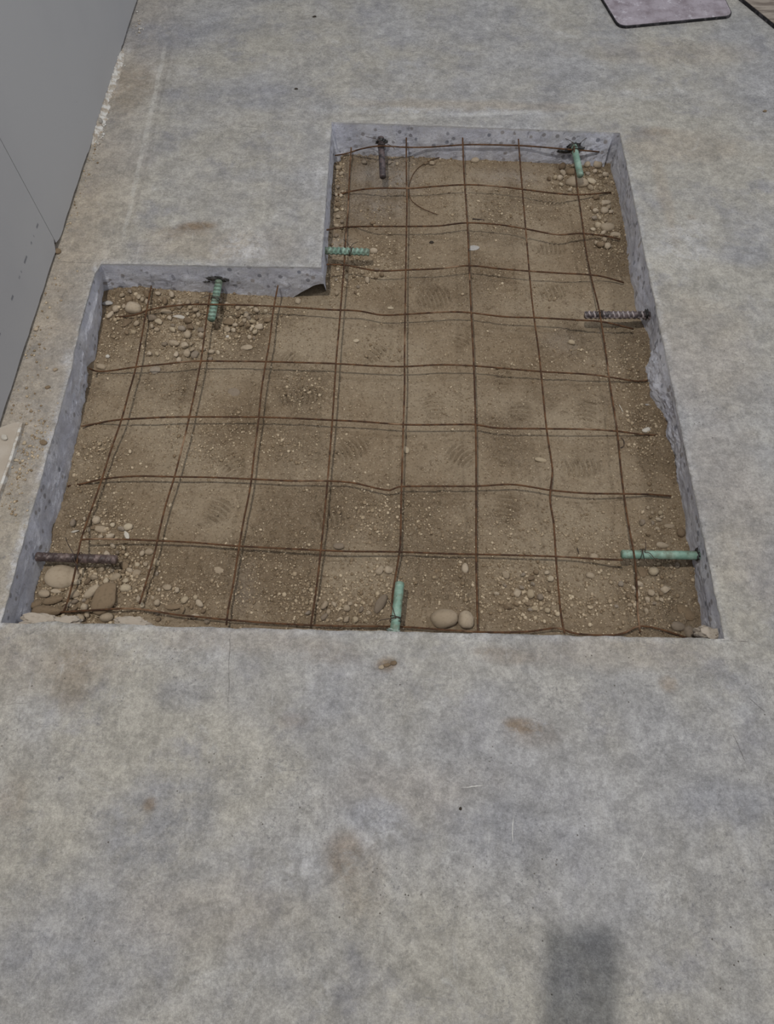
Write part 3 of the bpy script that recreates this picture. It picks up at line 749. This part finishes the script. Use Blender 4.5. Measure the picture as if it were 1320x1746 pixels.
for kd in ('round', 'sharp'):
    for i in range(6):
        base_meshes[(kd, i)] = stone_mesh(100 + i * 7 + (kd == 'sharp') * 50, kd)
mesh_by = {}
def get_mesh(kd, i, mat):
    kk = (kd, i, mat.name)
    if kk not in mesh_by:
        m_ = base_meshes[(kd, i)].copy(); m_.materials.append(mat); mesh_by[kk] = m_
    return mesh_by[kk]
placed = []
def put_stone(x, y, a, b, c, rot, mat, label, name='pebble', cat='stone', group=None, kd='round', sink=.35, zb=None):
    o = bpy.data.objects.new(name, get_mesh(kd, rnd.randrange(6), mat)); C.objects.link(o)
    hb = Hat(x, y) if zb is None else zb
    o.location = (x, y, hb + c * (1 - 2 * sink)); o.scale = (a, b, c)
    o.rotation_euler = (rnd.uniform(-.15, .15), rnd.uniform(-.15, .15), rot)
    tag(o, label, cat, group); placed.append((x, y, max(a, b))); return o
MT = dict(t=M_TAN, g=M_GREY, d=M_DARK, p=M_PALE, w=M_WHITE, c=M_BGREY, b=M_BLACKCH)
# (px, py, width, height, angle, material, shape, flatness, label)  -- stones one can point to
BIG = [
 (106, 983, 54, 46, 0, 't', 'round', .4, 'large flat tan cobble under the long dark brown dowel'),
 (181, 1020, 42, 58, -25, 'd', 'sharp', .45, 'large angular brown-grey rock standing near the lower left corner'),
 (156, 1009, 32, 16, 42, 't', 'round', .7, 'slanted egg-shaped pebble left of the angular brown-grey rock'),
 (124, 1013, 22, 17, 15, 't', 'round', .6, 'rounded brown pebble between the corner cobbles and the slanted egg-shaped pebble'),
 (80, 1042, 50, 20, 0, 'd', 'round', .8, 'long smooth brown cobble lying in the lower left corner'),
 (90, 1023, 34, 14, 12, 'd', 'round', .6, 'elongated dark pebble on top of the corner heap, above the long smooth cobble'),
 (62, 1030, 20, 14, 30, 'd', 'round', .6, 'dark pebble wedged against the concrete in the lower left corner'),
 (75, 1012, 20, 15, -20, 't', 'round', .6, 'tan pebble by the left concrete edge above the corner heap'),
 (92, 995, 15, 14, 0, 't', 'round', .8, 'round pale tan pebble on the left edge of the large flat cobble'),
 (95, 1007, 18, 10, 0, 't', 'round', .5, 'flattish small pebble just below the round pale tan one'),
 (182, 1053, 22, 17, 0, 't', 'round', .8, 'round tan pebble against the near slab edge under the angular rock'),
 (196, 984, 20, 14, 18, 't', 'round', .6, 'oval tan pebble above the angular brown-grey rock'),
 (214, 1003, 18, 14, 10, 'p', 'round', .8, 'light round pebble right of the angular brown-grey rock'),
 (180, 990, 9, 12, 0, 'p', 'round', .7, 'small upright light pebble left of the oval tan one'),
 (233, 977, 14, 17, -25, 't', 'sharp', .5, 'angular tan pebble on the soil right of the dark brown dowel tip'),
 (254, 941, 15, 13, 0, 't', 'round', .7, 'round pebble beside the second long wire, right of the brown dowel'),
 (242, 943, 8, 11, 0, 't', 'round', .7, 'small pebble touching the left of the round pebble by the second long wire'),
 (164, 887, 14, 15, 0, 't', 'round', .7, 'round tan pebble beside the first wire above the brown dowel'),
 (218, 898, 16, 13, 0, 'p', 'round', .6, 'pale flat pebble above the white shell-like chip'),
 (172, 902, 22, 13, -10, 't', 'round', .4, 'half-buried tan stone above the brown dowel'),
 (215, 911, 20, 8, -62, 'w', 'sharp', .4, 'narrow white shell-like chip above the dark brown dowel'),
 (127, 905, 13, 5, 12, 'w', 'sharp', .6, 'small white oblong chip near the left edge above the brown dowel'),
 (757, 1056, 47, 33, 0, 't', 'round', .75, 'big smooth egg-shaped cobble against the near slab edge'),
 (795, 1058, 26, 33, 0, 't', 'round', .75, 'smooth upright cobble right beside the big egg-shaped one'),
 (649, 1030, 36, 17, 62, 'g', 'round', .7, 'oblong grey stone left of the near green dowel'),
 (647, 972, 14, 19, -25, 't', 'sharp', .7, 'upright tan pebble just above the oblong grey stone'),
 (663, 971, 14, 14, 0, 't', 'round', .5, 'half-buried pebble by the wire above the near green dowel'),
 (793, 969, 12, 20, 0, 't', 'round', .8, 'capsule-shaped pebble hanging near the wire above the smooth upright cobble'),
 (578, 930, 18, 13, 0, 'g', 'sharp', .4, 'flat grey-tan pebble above the lower cross wire, left of centre'),
 (923, 783, 21, 9, -4, 'p', 'round', .5, 'pale elongated pebble beside the seventh long wire'),
 (693, 766, 9, 15, 10, 'p', 'round', .5, 'small pale upright pebble touching the middle long wire'),
 (228, 527, 26, 22, 0, 't', 'round', .8, 'round tan cobble near the left step corner'),
 (220, 511, 13, 13, 0, 'd', 'round', .8, 'darker round pebble behind the cobble in the left step corner'),
 (198, 528, 11, 14, 0, 't', 'round', .7, 'upright pebble left of the cobble in the left step corner'),
 (187, 535, 17, 8, 70, 't', 'round', .7, 'slim tan pebble leaning against the left slab edge'),
 (228, 566, 9, 9, 0, 'p', 'round', .8, 'small round light pebble beside the first wire under the left step'),
 (216, 549, 24, 12, 55, 'd', 'sharp', .5, 'slanted brown angular stone below the cobble in the left step corner'),
 (184, 519, 17, 10, 0, 'c', 'sharp', .7, 'pale grey concrete crumb in the left step corner'),
 (305, 539, 24, 8, -10, 'w', 'sharp', .5, 'white crumbly mortar piece below the left step'),
 (283, 531, 18, 11, 0, 't', 'round', .5, 'half-buried tan stone left of the white mortar piece'),
 (389, 548, 22, 16, 0, 'd', 'sharp', .5, 'brown stone right of the step dowel tip'),
 (420, 592, 20, 13, 0, 't', 'sharp', .5, 'angular pebble by itself below the step dowel gravel'),
 (398, 668, 21, 18, 0, 'g', 'round', .2, 'flat grey stone flush with the soil below the step gravel'),
 (442, 557, 15, 14, 0, 't', 'sharp', .7, 'pinkish angular pebble at the right end of the step gravel'),
 (388, 573, 7, 6, 0, 'w', 'round', .8, 'tiny white pebble in the step gravel'),
 (264, 630, 18, 16, 20, 'g', 'round', .25, 'flat half-buried stone beside the upper left cross wire'),
 (172, 625, 15, 10, -8, 't', 'round', .7, 'oval pebble in the hollow of the left slab edge'),
 (183, 607, 7, 7, 0, 'w', 'round', .8, 'tiny white pebble above the hollow of the left slab edge'),
 (637, 428, 14, 11, -10, 't', 'round', .8, 'tan pebble touching the tip of the green notch dowel'),
 (636, 378, 10, 7, 0, 'd', 'round', .7, 'lone small brown pebble on the soil above the notch dowel'),
 (984, 312, 36, 20, -8, 't', 'round', .7, 'largest rounded cobble below the far right dowel'),
 (1018, 282, 19, 16, 25, 't', 'sharp', .8, 'angular tan stone right of the far right dowel'),
 (967, 272, 18, 12, 0, 't', 'sharp', .7, 'tan stone left of the far right dowel'),
 (1009, 308, 17, 11, -15, 'p', 'sharp', .6, 'pale stone right of the largest rounded cobble'),
 (955, 303, 10, 11, 0, 't', 'round', .8, 'tan pebble left of the largest rounded cobble'),
 (947, 302, 8, 9, 0, 'p', 'round', .8, 'light pebble at the left end of the far right cobbles'),
 (975, 293, 22, 14, 0, 'd', 'round', .6, 'brown stone tucked under the tip of the far right dowel'),
 (1033, 345, 17, 10, 10, 't', 'round', .6, 'oval tan pebble at the far right slab edge'),
 (1031, 359, 14, 14, 40, 't', 'round', .6, 'slanted tan pebble under the oval one at the right slab edge'),
 (1036, 388, 24, 17, 0, 't', 'round', .6, 'large embedded cobble beside the upper right slab edge'),
 (1020, 384, 11, 12, 0, 'p', 'round', .8, 'light pebble left of the large embedded cobble'),
 (1050, 399, 17, 10, -10, 't', 'round', .6, 'pebble between the embedded cobble and the wire end'),
 (808, 421, 18, 12, 0, 'c', 'round', .15, 'whitish round patch stone pressed into the soil by the sixth wire'),
 (810, 273, 14, 11, 0, 't', 'round', .7, 'tan pebble by the far concrete edge near the sixth wire'),
 (1156, 1068, 26, 17, -10, 'g', 'round', .6, 'grey-brown oval stone near the lower right corner'),
 (1176, 1078, 17, 22, 10, 'g', 'round', .7, 'grey upright pebble in the lower right corner'),
 (1172, 1044, 34, 26, -40, 'd', 'sharp', .3, 'big brown half-buried rock beside the lower right slab edge'),
 (1135, 1004, 17, 17, 0, 't', 'sharp', .6, 'rounded tan stone below the long pale green dowel'),
 (1115, 974, 16, 16, 0, 'p', 'round', .7, 'bright round pebble just below the long pale green dowel'),
 (1096, 974, 18, 19, 0, 'd', 'sharp', .3, 'flat brown stone pressed in between wire and the bright round pebble'),
 (1007, 981, 14, 11, -15, 't', 'round', .7, 'tan pebble left of the last long wire under the lower cross wire'),
 (1013, 949, 14, 12, 0, 't', 'round', .7, 'tan pebble touching the lower cross wire left of the green dowel'),
 (1130, 929, 21, 11, -5, 't', 'round', .7, 'tan stone lying just above the long pale green dowel'),
 (1162, 908, 14, 17, 20, 'd', 'round', .7, 'brown pebble against the right slab edge above the green dowel'),
 (1143, 896, 18, 10, 0, 't', 'sharp', .5, 'buff angular pebble up from the green dowel'),
 (882, 1010, 14, 17, 20, 't', 'sharp', .5, 'buff flat stone in the gravel patch near the near edge'),
 (1103, 732, 14, 11, 20, 'w', 'sharp', .5, 'white triangular chip at the end of the wire near the right edge'),
 (1105, 689, 8, 4, -20, 'c', 'sharp', .6, 'pale sliver fallen by the broken right slab edge'),
 (284, 1001, 15, 13, -20, 't', 'sharp', .6, 'tan pebble alone between the second wire and the near edge'),
 (332, 1050, 15, 12, 0, 't', 'sharp', .7, 'squarish pebble against the near edge left of the third wire'),
 (295, 1034, 28, 12, 0, 'd', 'round', .4, 'low half-buried brown stone by the near edge'),
 (372, 971, 20, 12, 0, 't', 'sharp', .3, 'flush tan stone left of the third long wire'),
 (591, 1037, 12, 12, 0, 't', 'round', .8, 'round brown pebble between the fourth and fifth long wires'),
 (666, 524, 11, 6, 0, 'p', 'round', .5, 'small pale oval pebble above the fifth cross wire'),
 (607, 580, 11, 7, 0, 'p', 'round', .5, 'small pale oval pebble below the fifth cross wire'),
 (508, 513, 10, 12, 0, 't', 'sharp', .7, 'tan pebble under the broken concrete corner of the step'),
 (975, 583, 12, 10, 0, 'p', 'round', .6, 'light pebble in the dimple between the seventh and eighth wires'),
 (736, 412, 8, 6, 0, 'b', 'sharp', .6, 'tiny black crumb on the soil right of the fifth wire'),
]
for (px, py, wpx, hpx, ang, mt, kd, flat, lab) in BIG:
    z = -.10
    for _ in range(3):
        p = G(px, py, z); z = Hat(p.x, p.y) + .004
    s = ppm(py, z); a = wpx / s / 2 * 1.04; b = hpx / s / 2 * 1.0
    if ang and abs(ang) > 30: pass
    c = min(a, b) * flat * 1.2
    if px < 60 + 30 and py > 900: p.x += 0.0
    put_stone(p.x, p.y, a, b, c, math.radians(ang), MT[mt], lab, 'cobble' if wpx > 25 else 'pebble', kd=kd, sink=.28)

# clusters of like pebbles
CL = [ # cx, cy, rx, ry, n, size px lo-hi, label, group
 (255, 512, 60, 14, 14, 7, 12, 'small pebble heaped against the sawn face of the left step', 'pebbles against the left step'),
 (300, 540, 90, 30, 26, 6, 12, 'small tan pebble in the gravel below the left step, left of its green dowel', 'pebbles below the left step'),
 (320, 590, 70, 26, 16, 6, 12, 'small pebble in the loose gravel between the first and second wires', 'pebbles between the first and second wires'),
 (415, 548, 42, 26, 22, 6, 12, 'small tan pebble in the gravel right of the step dowel tip', 'pebbles right of the step dowel'),
 (130, 1020, 60, 32, 16, 7, 13, 'small brown pebble among the cobbles of the lower left corner', 'pebbles among the lower left cobbles'),
 (210, 985, 60, 50, 22, 6, 12, 'small pebble strewn right of the dark brown dowel', 'pebbles right of the brown dowel'),
 (165, 905, 40, 24, 12, 6, 11, 'small pebble in the loose soil above the dark brown dowel', 'pebbles above the brown dowel'),
 (985, 295, 44, 26, 16, 6, 10, 'small tan pebble among the far right cobbles', 'pebbles among the far right cobbles'),
 (1030, 370, 18, 46, 14, 6, 10, 'small tan pebble along the upper right slab edge', 'pebbles along the upper right edge'),
 (800, 268, 220, 10, 24, 5, 9, 'small pebble strewn at the foot of the far sawn edge', 'pebbles along the far edge'),
 (574, 340, 10, 80, 16, 5, 9, 'small crumb of gravel at the foot of the inner notch wall', 'pebbles along the notch wall'),
 (600, 470, 50, 26, 14, 5, 9, 'small pebble on the soil below the green notch dowel', 'pebbles below the notch dowel'),
 (1105, 1010, 70, 50, 20, 6, 11, 'small pebble below the long pale green dowel', 'pebbles below the long green dowel'),
 (890, 1010, 50, 36, 18, 6, 12, 'small buff pebble in the gravel patch by the near edge, left of the seventh wire', 'pebbles in the near edge gravel patch'),
 (300, 1030, 70, 26, 14, 6, 11, 'small pebble near the near slab edge, left of the third wire', 'pebbles by the near edge on the left'),
 (575, 1040, 50, 22, 12, 6, 11, 'small pebble near the near edge between the fourth and fifth wires', 'pebbles by the near edge in the middle'),
 (1130, 890, 36, 30, 10, 5, 10, 'small pebble on the soil above the long pale green dowel', 'pebbles above the long green dowel'),
]
def in_pit(x, y, mg=.012):
    return (-.745 + mg < x < .66 - mg and .385 + mg < y < 1.345 - mg) or (-.18 + mg < x < .66 - mg and 1.3 < y < 1.915 - mg)
for (cx, cy, rx, ry, n, lo, hi, lab, grp) in CL:
    cnt = 0; tries = 0
    while cnt < n and tries < 400:
        tries += 1
        u, v = rnd.gauss(0, .6), rnd.gauss(0, .6)
        if abs(u) > 1.1 or abs(v) > 1.1: continue
        px, py = cx + u * rx, cy + v * ry; p = G(px, py, -.1)
        sz = 1.22 * (lo + (hi - lo) * rnd.random() ** 1.6) / ppm(py) / 2
        if not in_pit(p.x, p.y): continue
        if any((p.x - q[0]) ** 2 + (p.y - q[1]) ** 2 < ((q[2] + sz) * .85) ** 2 for q in placed): continue
        mt = rnd.choices([M_TAN, M_GREY, M_DARK, M_PALE], [5, 2, 2.5, 1.6])[0]
        put_stone(p.x, p.y, sz * rnd.uniform(.85, 1.3), sz * rnd.uniform(.75, 1), sz * rnd.uniform(.7, .95), rnd.uniform(0, 3.1), mt, lab, group=grp, kd=rnd.choice(['round', 'sharp', 'sharp']), sink=.12)
        cnt += 1

# gravel and grit nobody could count: one object
ico_v = []; ph = (1 + 5 ** .5) / 2
for a_ in (-1, 1):
    for b_ in (-ph, ph): ico_v += [(0, a_, b_), (a_, b_, 0), (b_, 0, a_)]
ico_v = np.array(ico_v) / math.hypot(1, ph)
bm = bmesh.new(); bmesh.ops.create_icosphere(bm, subdivisions=1, radius=1)
iv = np.array([v.co[:] for v in bm.verts]); ifc = np.array([[v.index for v in f.verts] for f in bm.faces]); bm.free()
dens = .16 + .35 * loose * sstep(-.1, .5, fbm(GX, GY, 9, 131, 3)) 
for (cx, cy, rx, ry, wgt) in [(310, 530, 140, 50, 1.2), (300, 590, 90, 40, .7), (415, 560, 60, 40, .9), (185, 580, 25, 70, .6), (130, 1010, 100, 50, 1.1), (200, 960, 80, 60, 1.0), (330, 1020, 150, 40, .6), (165, 780, 50, 60, .6), (630, 440, 60, 35, .9), (590, 480, 60, 25, .9),
                               (574, 320, 16, 120, 1.0), (800, 266, 250, 14, 1.0), (1000, 300, 50, 40, 1.1), (1035, 380, 30, 60, 1.0), (930, 350, 120, 50, .4), (740, 340, 90, 40, .3), (1100, 735, 40, 70, .8), (1085, 620, 60, 60, .7), (1150, 900, 40, 60, .7), (1090, 1000, 120, 60, .8), (900, 1010, 80, 50, .9), (790, 1000, 120, 50, .6), (630, 1010, 60, 50, .7),
                               (560, 1035, 90, 40, .8), (420, 780, 200, 50, .3), (520, 660, 50, 30, .8), (780, 900, 120, 30, .5), (640, 880, 50, 40, .8), (960, 1040, 120, 30, .5), (800, 700, 50, 40, .5), (640, 590, 50, 30, .4), (480, 1000, 100, 50, .3), (870, 620, 60, 20, .4), (1000, 900, 90, 30, .5), (920, 500, 90, 20, .4), (180, 870, 60, 40, .7), (350, 720, 90, 60, .4), (500, 760, 60, 30, .4)]:
    dens += wgt * gb(cx, cy, rx, ry)
dens = dens / dens.max()
NG = 50000
cand = 0; gxs, gys = [], []
while len(gxs) < NG:
    n = 60000
    xx = RS.uniform(-.76, .70, n); yy = RS.uniform(.37, 1.93, n); rr = RS.rand(n)
    ii = ((xx - gx[0]) / GS).astype(int); jj = ((yy - gy[0]) / GS).astype(int)
    ok = (rr < dens[ii, jj]) & ((xx > -.182) | (yy < 1.352))
    gxs += list(xx[ok]); gys += list(yy[ok])
gxs = np.array(gxs[:NG]); gys = np.array(gys[:NG])
ii = ((gxs - gx[0]) / GS).astype(int); jj = ((gys - gy[0]) / GS).astype(int)
gh = H[ii, jj]; dn = dens[ii, jj]
size = .0007 + .0024 * RS.rand(NG) ** 3.0 * (.6 + 1.1 * dn) + .0034 * (RS.rand(NG) < .16 * dn + .008) * RS.rand(NG)
th = RS.rand(NG) * 6.28
sc3 = np.stack([size * RS.uniform(.8, 1.3, NG), size * RS.uniform(.7, 1.1, NG), size * RS.uniform(.5, .9, NG)], -1)
jit = 1 + .18 * (RS.rand(NG, len(iv)) - .5)
pv = iv[None] * jit[..., None] * sc3[:, None]
cx_, sx_ = np.cos(th)[:, None], np.sin(th)[:, None]
out = np.stack([pv[..., 0] * cx_ - pv[..., 1] * sx_ + gxs[:, None], pv[..., 0] * sx_ + pv[..., 1] * cx_ + gys[:, None], pv[..., 2] + (gh + sc3[:, 2] * .35)[:, None]], -1)
FF = (ifc[None] + (np.arange(NG) * len(iv))[:, None, None]).reshape(-1, 3)
me = mesh_np('gravel', out.reshape(-1, 3), FF, True)
add_attr(me, 'tint', np.repeat(RS.rand(NG) ** 1.4, len(iv)))
gr = link_mesh('gravel', me, M_GRAIN)
tag(gr, 'fine tan gravel and grit scattered over the soil inside the pit', 'gravel', kind='stuff')

# crumbs of dirt on the slab beside the wall
def crumbs(name, spots, n, label, mat, smin=.0008, smax=.0034):
    vs, fs, tt = [], [], []
    for k_ in range(n):
        (x0, y0, x1, y1, wd) = rnd.choice(spots); t = rnd.random()
        px = x0 + (x1 - x0) * t + rnd.gauss(0, wd); py = y0 + (y1 - y0) * t + rnd.gauss(0, wd * .6)
        p = G(px, py, 0)
        if p.x < WX + .002 or (p.x > -.76 and .37 < p.y < 1.36): continue
        s = smin + (smax - smin) * rnd.random() ** 3
        th_ = rnd.random() * 6.28; base = len(vs)
        for q in iv:
            j_ = 1 + .3 * (rnd.random() - .5)
            a_, b_, c_ = q[0] * s * 1.2 * j_, q[1] * s * j_, q[2] * s * .7 * j_
            vs.append((a_ * math.cos(th_) - b_ * math.sin(th_) + p.x, a_ * math.sin(th_) + b_ * math.cos(th_) + p.y, c_ + s * .4))
            tt.append(0)
        tv = rnd.random()
        for z_ in range(len(iv)): tt[-1 - z_] = tv
        fs += [[base + a for a in f] for f in ifc]
    me = mesh_np(name, vs, fs); add_attr(me, 'tint', tt)
    o = link_mesh(name, me, mat); return tag(o, label, 'grit', kind='stuff')
crumbs('grit', [(98, 440, 10, 690, 6), (110, 460, 30, 700, 14), (60, 660, 20, 900, 14), (90, 700, 50, 800, 12), (190, 170, 110, 400, 5), (60, 740, 10, 860, 8)], 700, 'brown grit strewn on the slab along the foot of the wall', M_GRAIN)
crumbs('plaster_dust', [(210, 90, 165, 225, 5), (235, 60, 240, 20, 4), (170, 215, 165, 245, 6)], 120, 'white plaster crumbs where the far wall board meets the slab', M_CORE, .0012, .005)

# torn plaster and filler along the foot of the far board
vs, fs = [], []; nu, nv = 120, 8
for i in range(nu + 1):
    t = i / nu; y = 1.80 + .50 * t
    wd = (.016 + .012 * mnoise.noise(Vector((y * 22, 1, 0))) + .008 * mnoise.noise(Vector((y * 70, 2, 0)))) * min(1, t * 8, (1 - t) * 8)
    for j in range(nv + 1):
        u = j / nv; nz = mnoise.noise(Vector((y * 90, u * 3, 5)))
        vs.append((WX + .0005 + wd * u, y, max(.0002, (.010 + .007 * nz) * (1 - u) ** 1.4 * min(1, t * 8, (1 - t) * 8) + .0008 * nz + (.0006 if j < nv else -.001))))
for i in range(nu):
    for j in range(nv):
        a_ = i * (nv + 1) + j; fs.append((a_, a_ + 1, a_ + nv + 2, a_ + nv + 1))
o = link_mesh('plaster_smear', mesh_np('plaster_smear', vs, fs, False), M_CORE); tag(o, 'crumbling white filler smeared along the foot of the far wall board', 'plaster', kind='stuff')

# single crumbs on the slab
for (px, py, wd, hd, mt, lab) in [
    (95, 631, 8, 8, 't', 'round brown crumb on the slab near the pale chipped lip'), (80, 628, 6, 5, 't', 'smaller crumb left of the round brown crumb on the slab'),
    (82, 661, 9, 8, 'd', 'dark brown crumb on the slab below the round one'), (62, 562, 9, 9, 't', 'tan crumb on the slab beside the wall foot'),
    (75, 755, 14, 10, 'd', 'flattened clod of soil on the slab near the wallboard offcut'), (42, 756, 8, 8, 'p', 'pale pebble on the slab right of the wallboard offcut'),
    (28, 785, 7, 6, 'p', 'small pale pebble on the slab against the wallboard offcut'), (1304, 190, 8, 5, 'd', 'lone brown crumb on the slab at the far right'), (660, 1134, 13, 8, 'd', 'lumpy smear of brown soil on the slab just before the near edge'), (671, 1131, 11, 9, 'd', 'second lump of the brown soil smear before the near edge'),
    (650, 1138, 9, 8, 't', 'left lump of the brown soil smear before the near edge'), (536, 29, 7, 4, 'b', 'dark crumb on the far slab left of centre'), (505, 152, 6, 4, 'b', 'dark crumb on the slab a hand above the notch'), (785, 1379, 5, 6, 'b', 'tiny black crumb on the near slab'),
    (99, 430, 12, 12, 'd', 'clod of soil where the two wall boards meet the slab')]:
    p = G(px, py, 0); s = ppm(py, 0)
    put_stone(p.x, p.y, wd / s / 2, hd / s / 2, min(wd, hd) / s / 2 * .6, 0, MT[mt], lab, 'crumb', 'crumb', kd='sharp', sink=.2, zb=0)

# concrete fragments in the near left corner of the pit
for (px, py, a, b, c, zc, rot, lab) in [(68, 1060, .040, .018, .022, -.040, .1, 'jagged dusty concrete fragment in the very corner of the pit'), (112, 1062, .030, .016, .020, -.034, -.3, 'humped concrete fragment clinging to the near slab edge'), (222, 1072, .035, .014, .014, -.022, .05, 'low concrete flake along the near slab edge'),
                                        (1210, 1082, .026, .016, .030, -.040, .4, 'broken concrete wedge in the lower right corner of the pit')]:
    p = G(px, py, zc)
    bm = lump_bm((0, 0, 0), a, b, c, px * .1, .38, 1.8, 4)
    for v_ in bm.verts: v_.co.x = v_.co.x * math.cos(rot) - v_.co.y * math.sin(rot); v_.co.z = min(v_.co.z, c * .75)
    o = obj_bm('concrete_fragment', bm, M_FRAG, None, False, (p.x, max(p.y, .395), zc - c * .3)); tag(o, lab, 'concrete')

# loose curl of wire, short hook, nail
def px_path(lst, zoff=.002, z0=None):
    out = []
    for px, py in lst:
        z = -.1
        for _ in range(3):
            p = G(px, py, z); z = (Hat(p.x, p.y) + zoff) if z0 is None else z0
        out.append(G(px, py, z))
    return out
def wire_piece(name, lst, rad, mat, label, cat, zoff=.002):
    pts = px_path(lst, zoff); c = sum(pts, Vector()) / len(pts)
    o = obj_bm(name, tube_bm(smooth_path([p - c for p in pts], .004), rad, 6), mat, None, True, c); return tag(o, label, cat)
wire_piece('wire_curl', [(775, 264), (750, 268), (725, 278), (708, 292), (699, 312), (698, 330), (703, 343), (718, 354), (733, 361), (746, 366)], .0011, M_WIRE, 'thin curl of loose wire on the soil right of the fifth long wire', 'wire', .004)
wire_piece('wire_scrap', [(1060, 747), (1064, 752), (1064, 760), (1058, 764)], .001, M_TIE, 'tiny hooked wire scrap beside the last long wire', 'wire', .003)
wire_piece('wire_scrap', [(984, 906 + 28), (986, 940), (989, 950)], .001, M_TIE, 'tiny wire scrap by the pebble left of the long green dowel', 'wire', .003)
wire_piece('straw', [(1056, 690), (1062, 702)], .0008, M_WHITE, 'pale straw fibre on the soil right of the last long wire', 'fibre', .002)
wire_piece('nail', [(806, 373), (816, 374), (826, 375)], .0018, M_TIE, 'short dark nail lying on the soil right of the sixth long wire', 'nail', .002)

# ---------------------------------------------------------------- boards and mat on the slab
def rounded_prism(pts, rads, z0, z1, name, mats, label, cat, bev=.002):
    """outline with rounded corners, extruded; top and sides of different stuff"""
    out = []; n = len(pts)
    for i in range(n):
        p, a, b = pts[i], pts[i - 1], pts[(i + 1) % n]; r = rads[i]
        da = (a - p).normalized(); db = (b - p).normalized()
        if r == 0: out.append(p); continue
        s, e = p + da * r, p + db * r
        for k_ in range(7):
            t = k_ / 6; out.append((s * (1 - t) ** 2) + p * (2 * t * (1 - t)) + e * t * t)
    c = sum(out, Vector((0, 0))) / len(out)
    root = empty(name, (c.x, c.y, z0)); tag(root, label, cat)
    inner = [q + (c - q).normalized() * .004 for q in out]
    b1 = extrude_poly([Vector((q.x, q.y, z0)) for q in out], (0, 0, (z1 - z0) * .92))
    obj_bm(mats[0][0], b1, mats[0][1], root)
    b2 = extrude_poly([Vector((q.x, q.y, z0 + (z1 - z0) * .90)) for q in inner], (0, 0, (z1 - z0) * .10 + .0004))
    obj_bm(mats[1][0], b2, mats[1][1], root)
    return root
g2 = lambda px, py, z=.008: Vector(G(px, py, z)[:2])
a, b, c_ = g2(1056, 46), g2(1251, 27), g2(1238, 0)
d0 = (g2(1028, 0) - a).normalized(); d1 = (c_ - b).normalized()
rounded_prism([a + d0 * .55, a, b + (b - a).normalized() * .0, b + d1 * .55], [.04, .035, .03, .04], .0003, .0085, 'rubber_mat', [('rubber_edge', M_RUB), ('mat_top', M_MAT)], 'dusty mauve-grey mat with a black rounded edge lying at the far right', 'mat')
a, b = g2(1268, 0, .01), g2(1320, 42, .01)
dr = (b - a).normalized(); pr = Vector((-dr.y, dr.x)) * 1.0
if pr.x < 0: pr = -pr
rounded_prism([a - dr * .03, b + dr * .25, b + dr * .25 + pr * .12, a - dr * .03 + pr * .12], [0, 0, 0, 0], .0003, .012, 'timber_board', [('board_body', M_RUB), ('board_face', M_BOARD)], 'brown-grey board whose edge crosses the far right corner', 'board')
# wallboard offcut at the left
e0, e1 = g2(38, 722, .012), g2(0, 838, .012)
dd = (e1 - e0).normalized(); lft = g2(0, 730, .012)
root = empty('wallboard_offcut', (-.86, .75, 0)); tag(root, 'dusty wallboard offcut with a torn white edge lying on the slab by the wall', 'wallboard')
top = [lft, g2(22, 722, .012), g2(30, 719, .012), e0 - dd * .002, e0.lerp(e1, .5) + Vector((.002, 0)), e1, e1 + dd * .10, e1 + dd * .10 + Vector((-.04, 0)), Vector((WX + .002, lft.y))]
pts = [Vector((max(q.x, WX + .001), q.y, .0005)) for q in top]
obj_bm('board_core', extrude_poly(pts, (0, 0, .0112)), M_CORE, root)
pts2 = [Vector((max(q.x - .006, WX + .001), q.y - .002, .0117)) for q in top]
obj_bm('face_paper', extrude_poly(pts2, (0, 0, .0008)), M_OFF, root)
p = G(8, 746, .014)
put_stone(p.x, p.y, .010, .006, .003, -.5, M_WHITE, 'white plaster flake lying on the wallboard offcut', 'plaster_flake', 'plaster', kd='sharp', zb=.0132, sink=.2)
p = G(168, 203, .01)
put_stone(p.x, p.y, .010, .012, .009, .6, M_CORE, 'upright torn plaster chip at the foot of the far wall board', 'plaster_chip', 'plaster', kd='sharp', zb=0, sink=.2)

# ---------------------------------------------------------------- phone taking the picture (casts the soft shadow on the near slab)
ph_root = empty('smartphone', (0, 0, CAM_H)); ph_root.matrix_world = m.copy()
tag(ph_root, 'smartphone held over the slab, throwing the blurred shadow at the bottom right', 'phone')
def cam_box(name, x0, x1, y0, y1, z0, z1, mat, bev):
    o = obj_bm(name, box_bm(x0, x1, y0, y1, z0, z1, bev), mat, None, False, (0, 0, 0)); o.parent = ph_root; return o
cam_box('shell', -.060, .018, -.142, .020, .004, .012, M_PHS, .003)
cam_box('screen', -.057, .015, -.139, .017, .0119, .0124, M_PHG, 0)
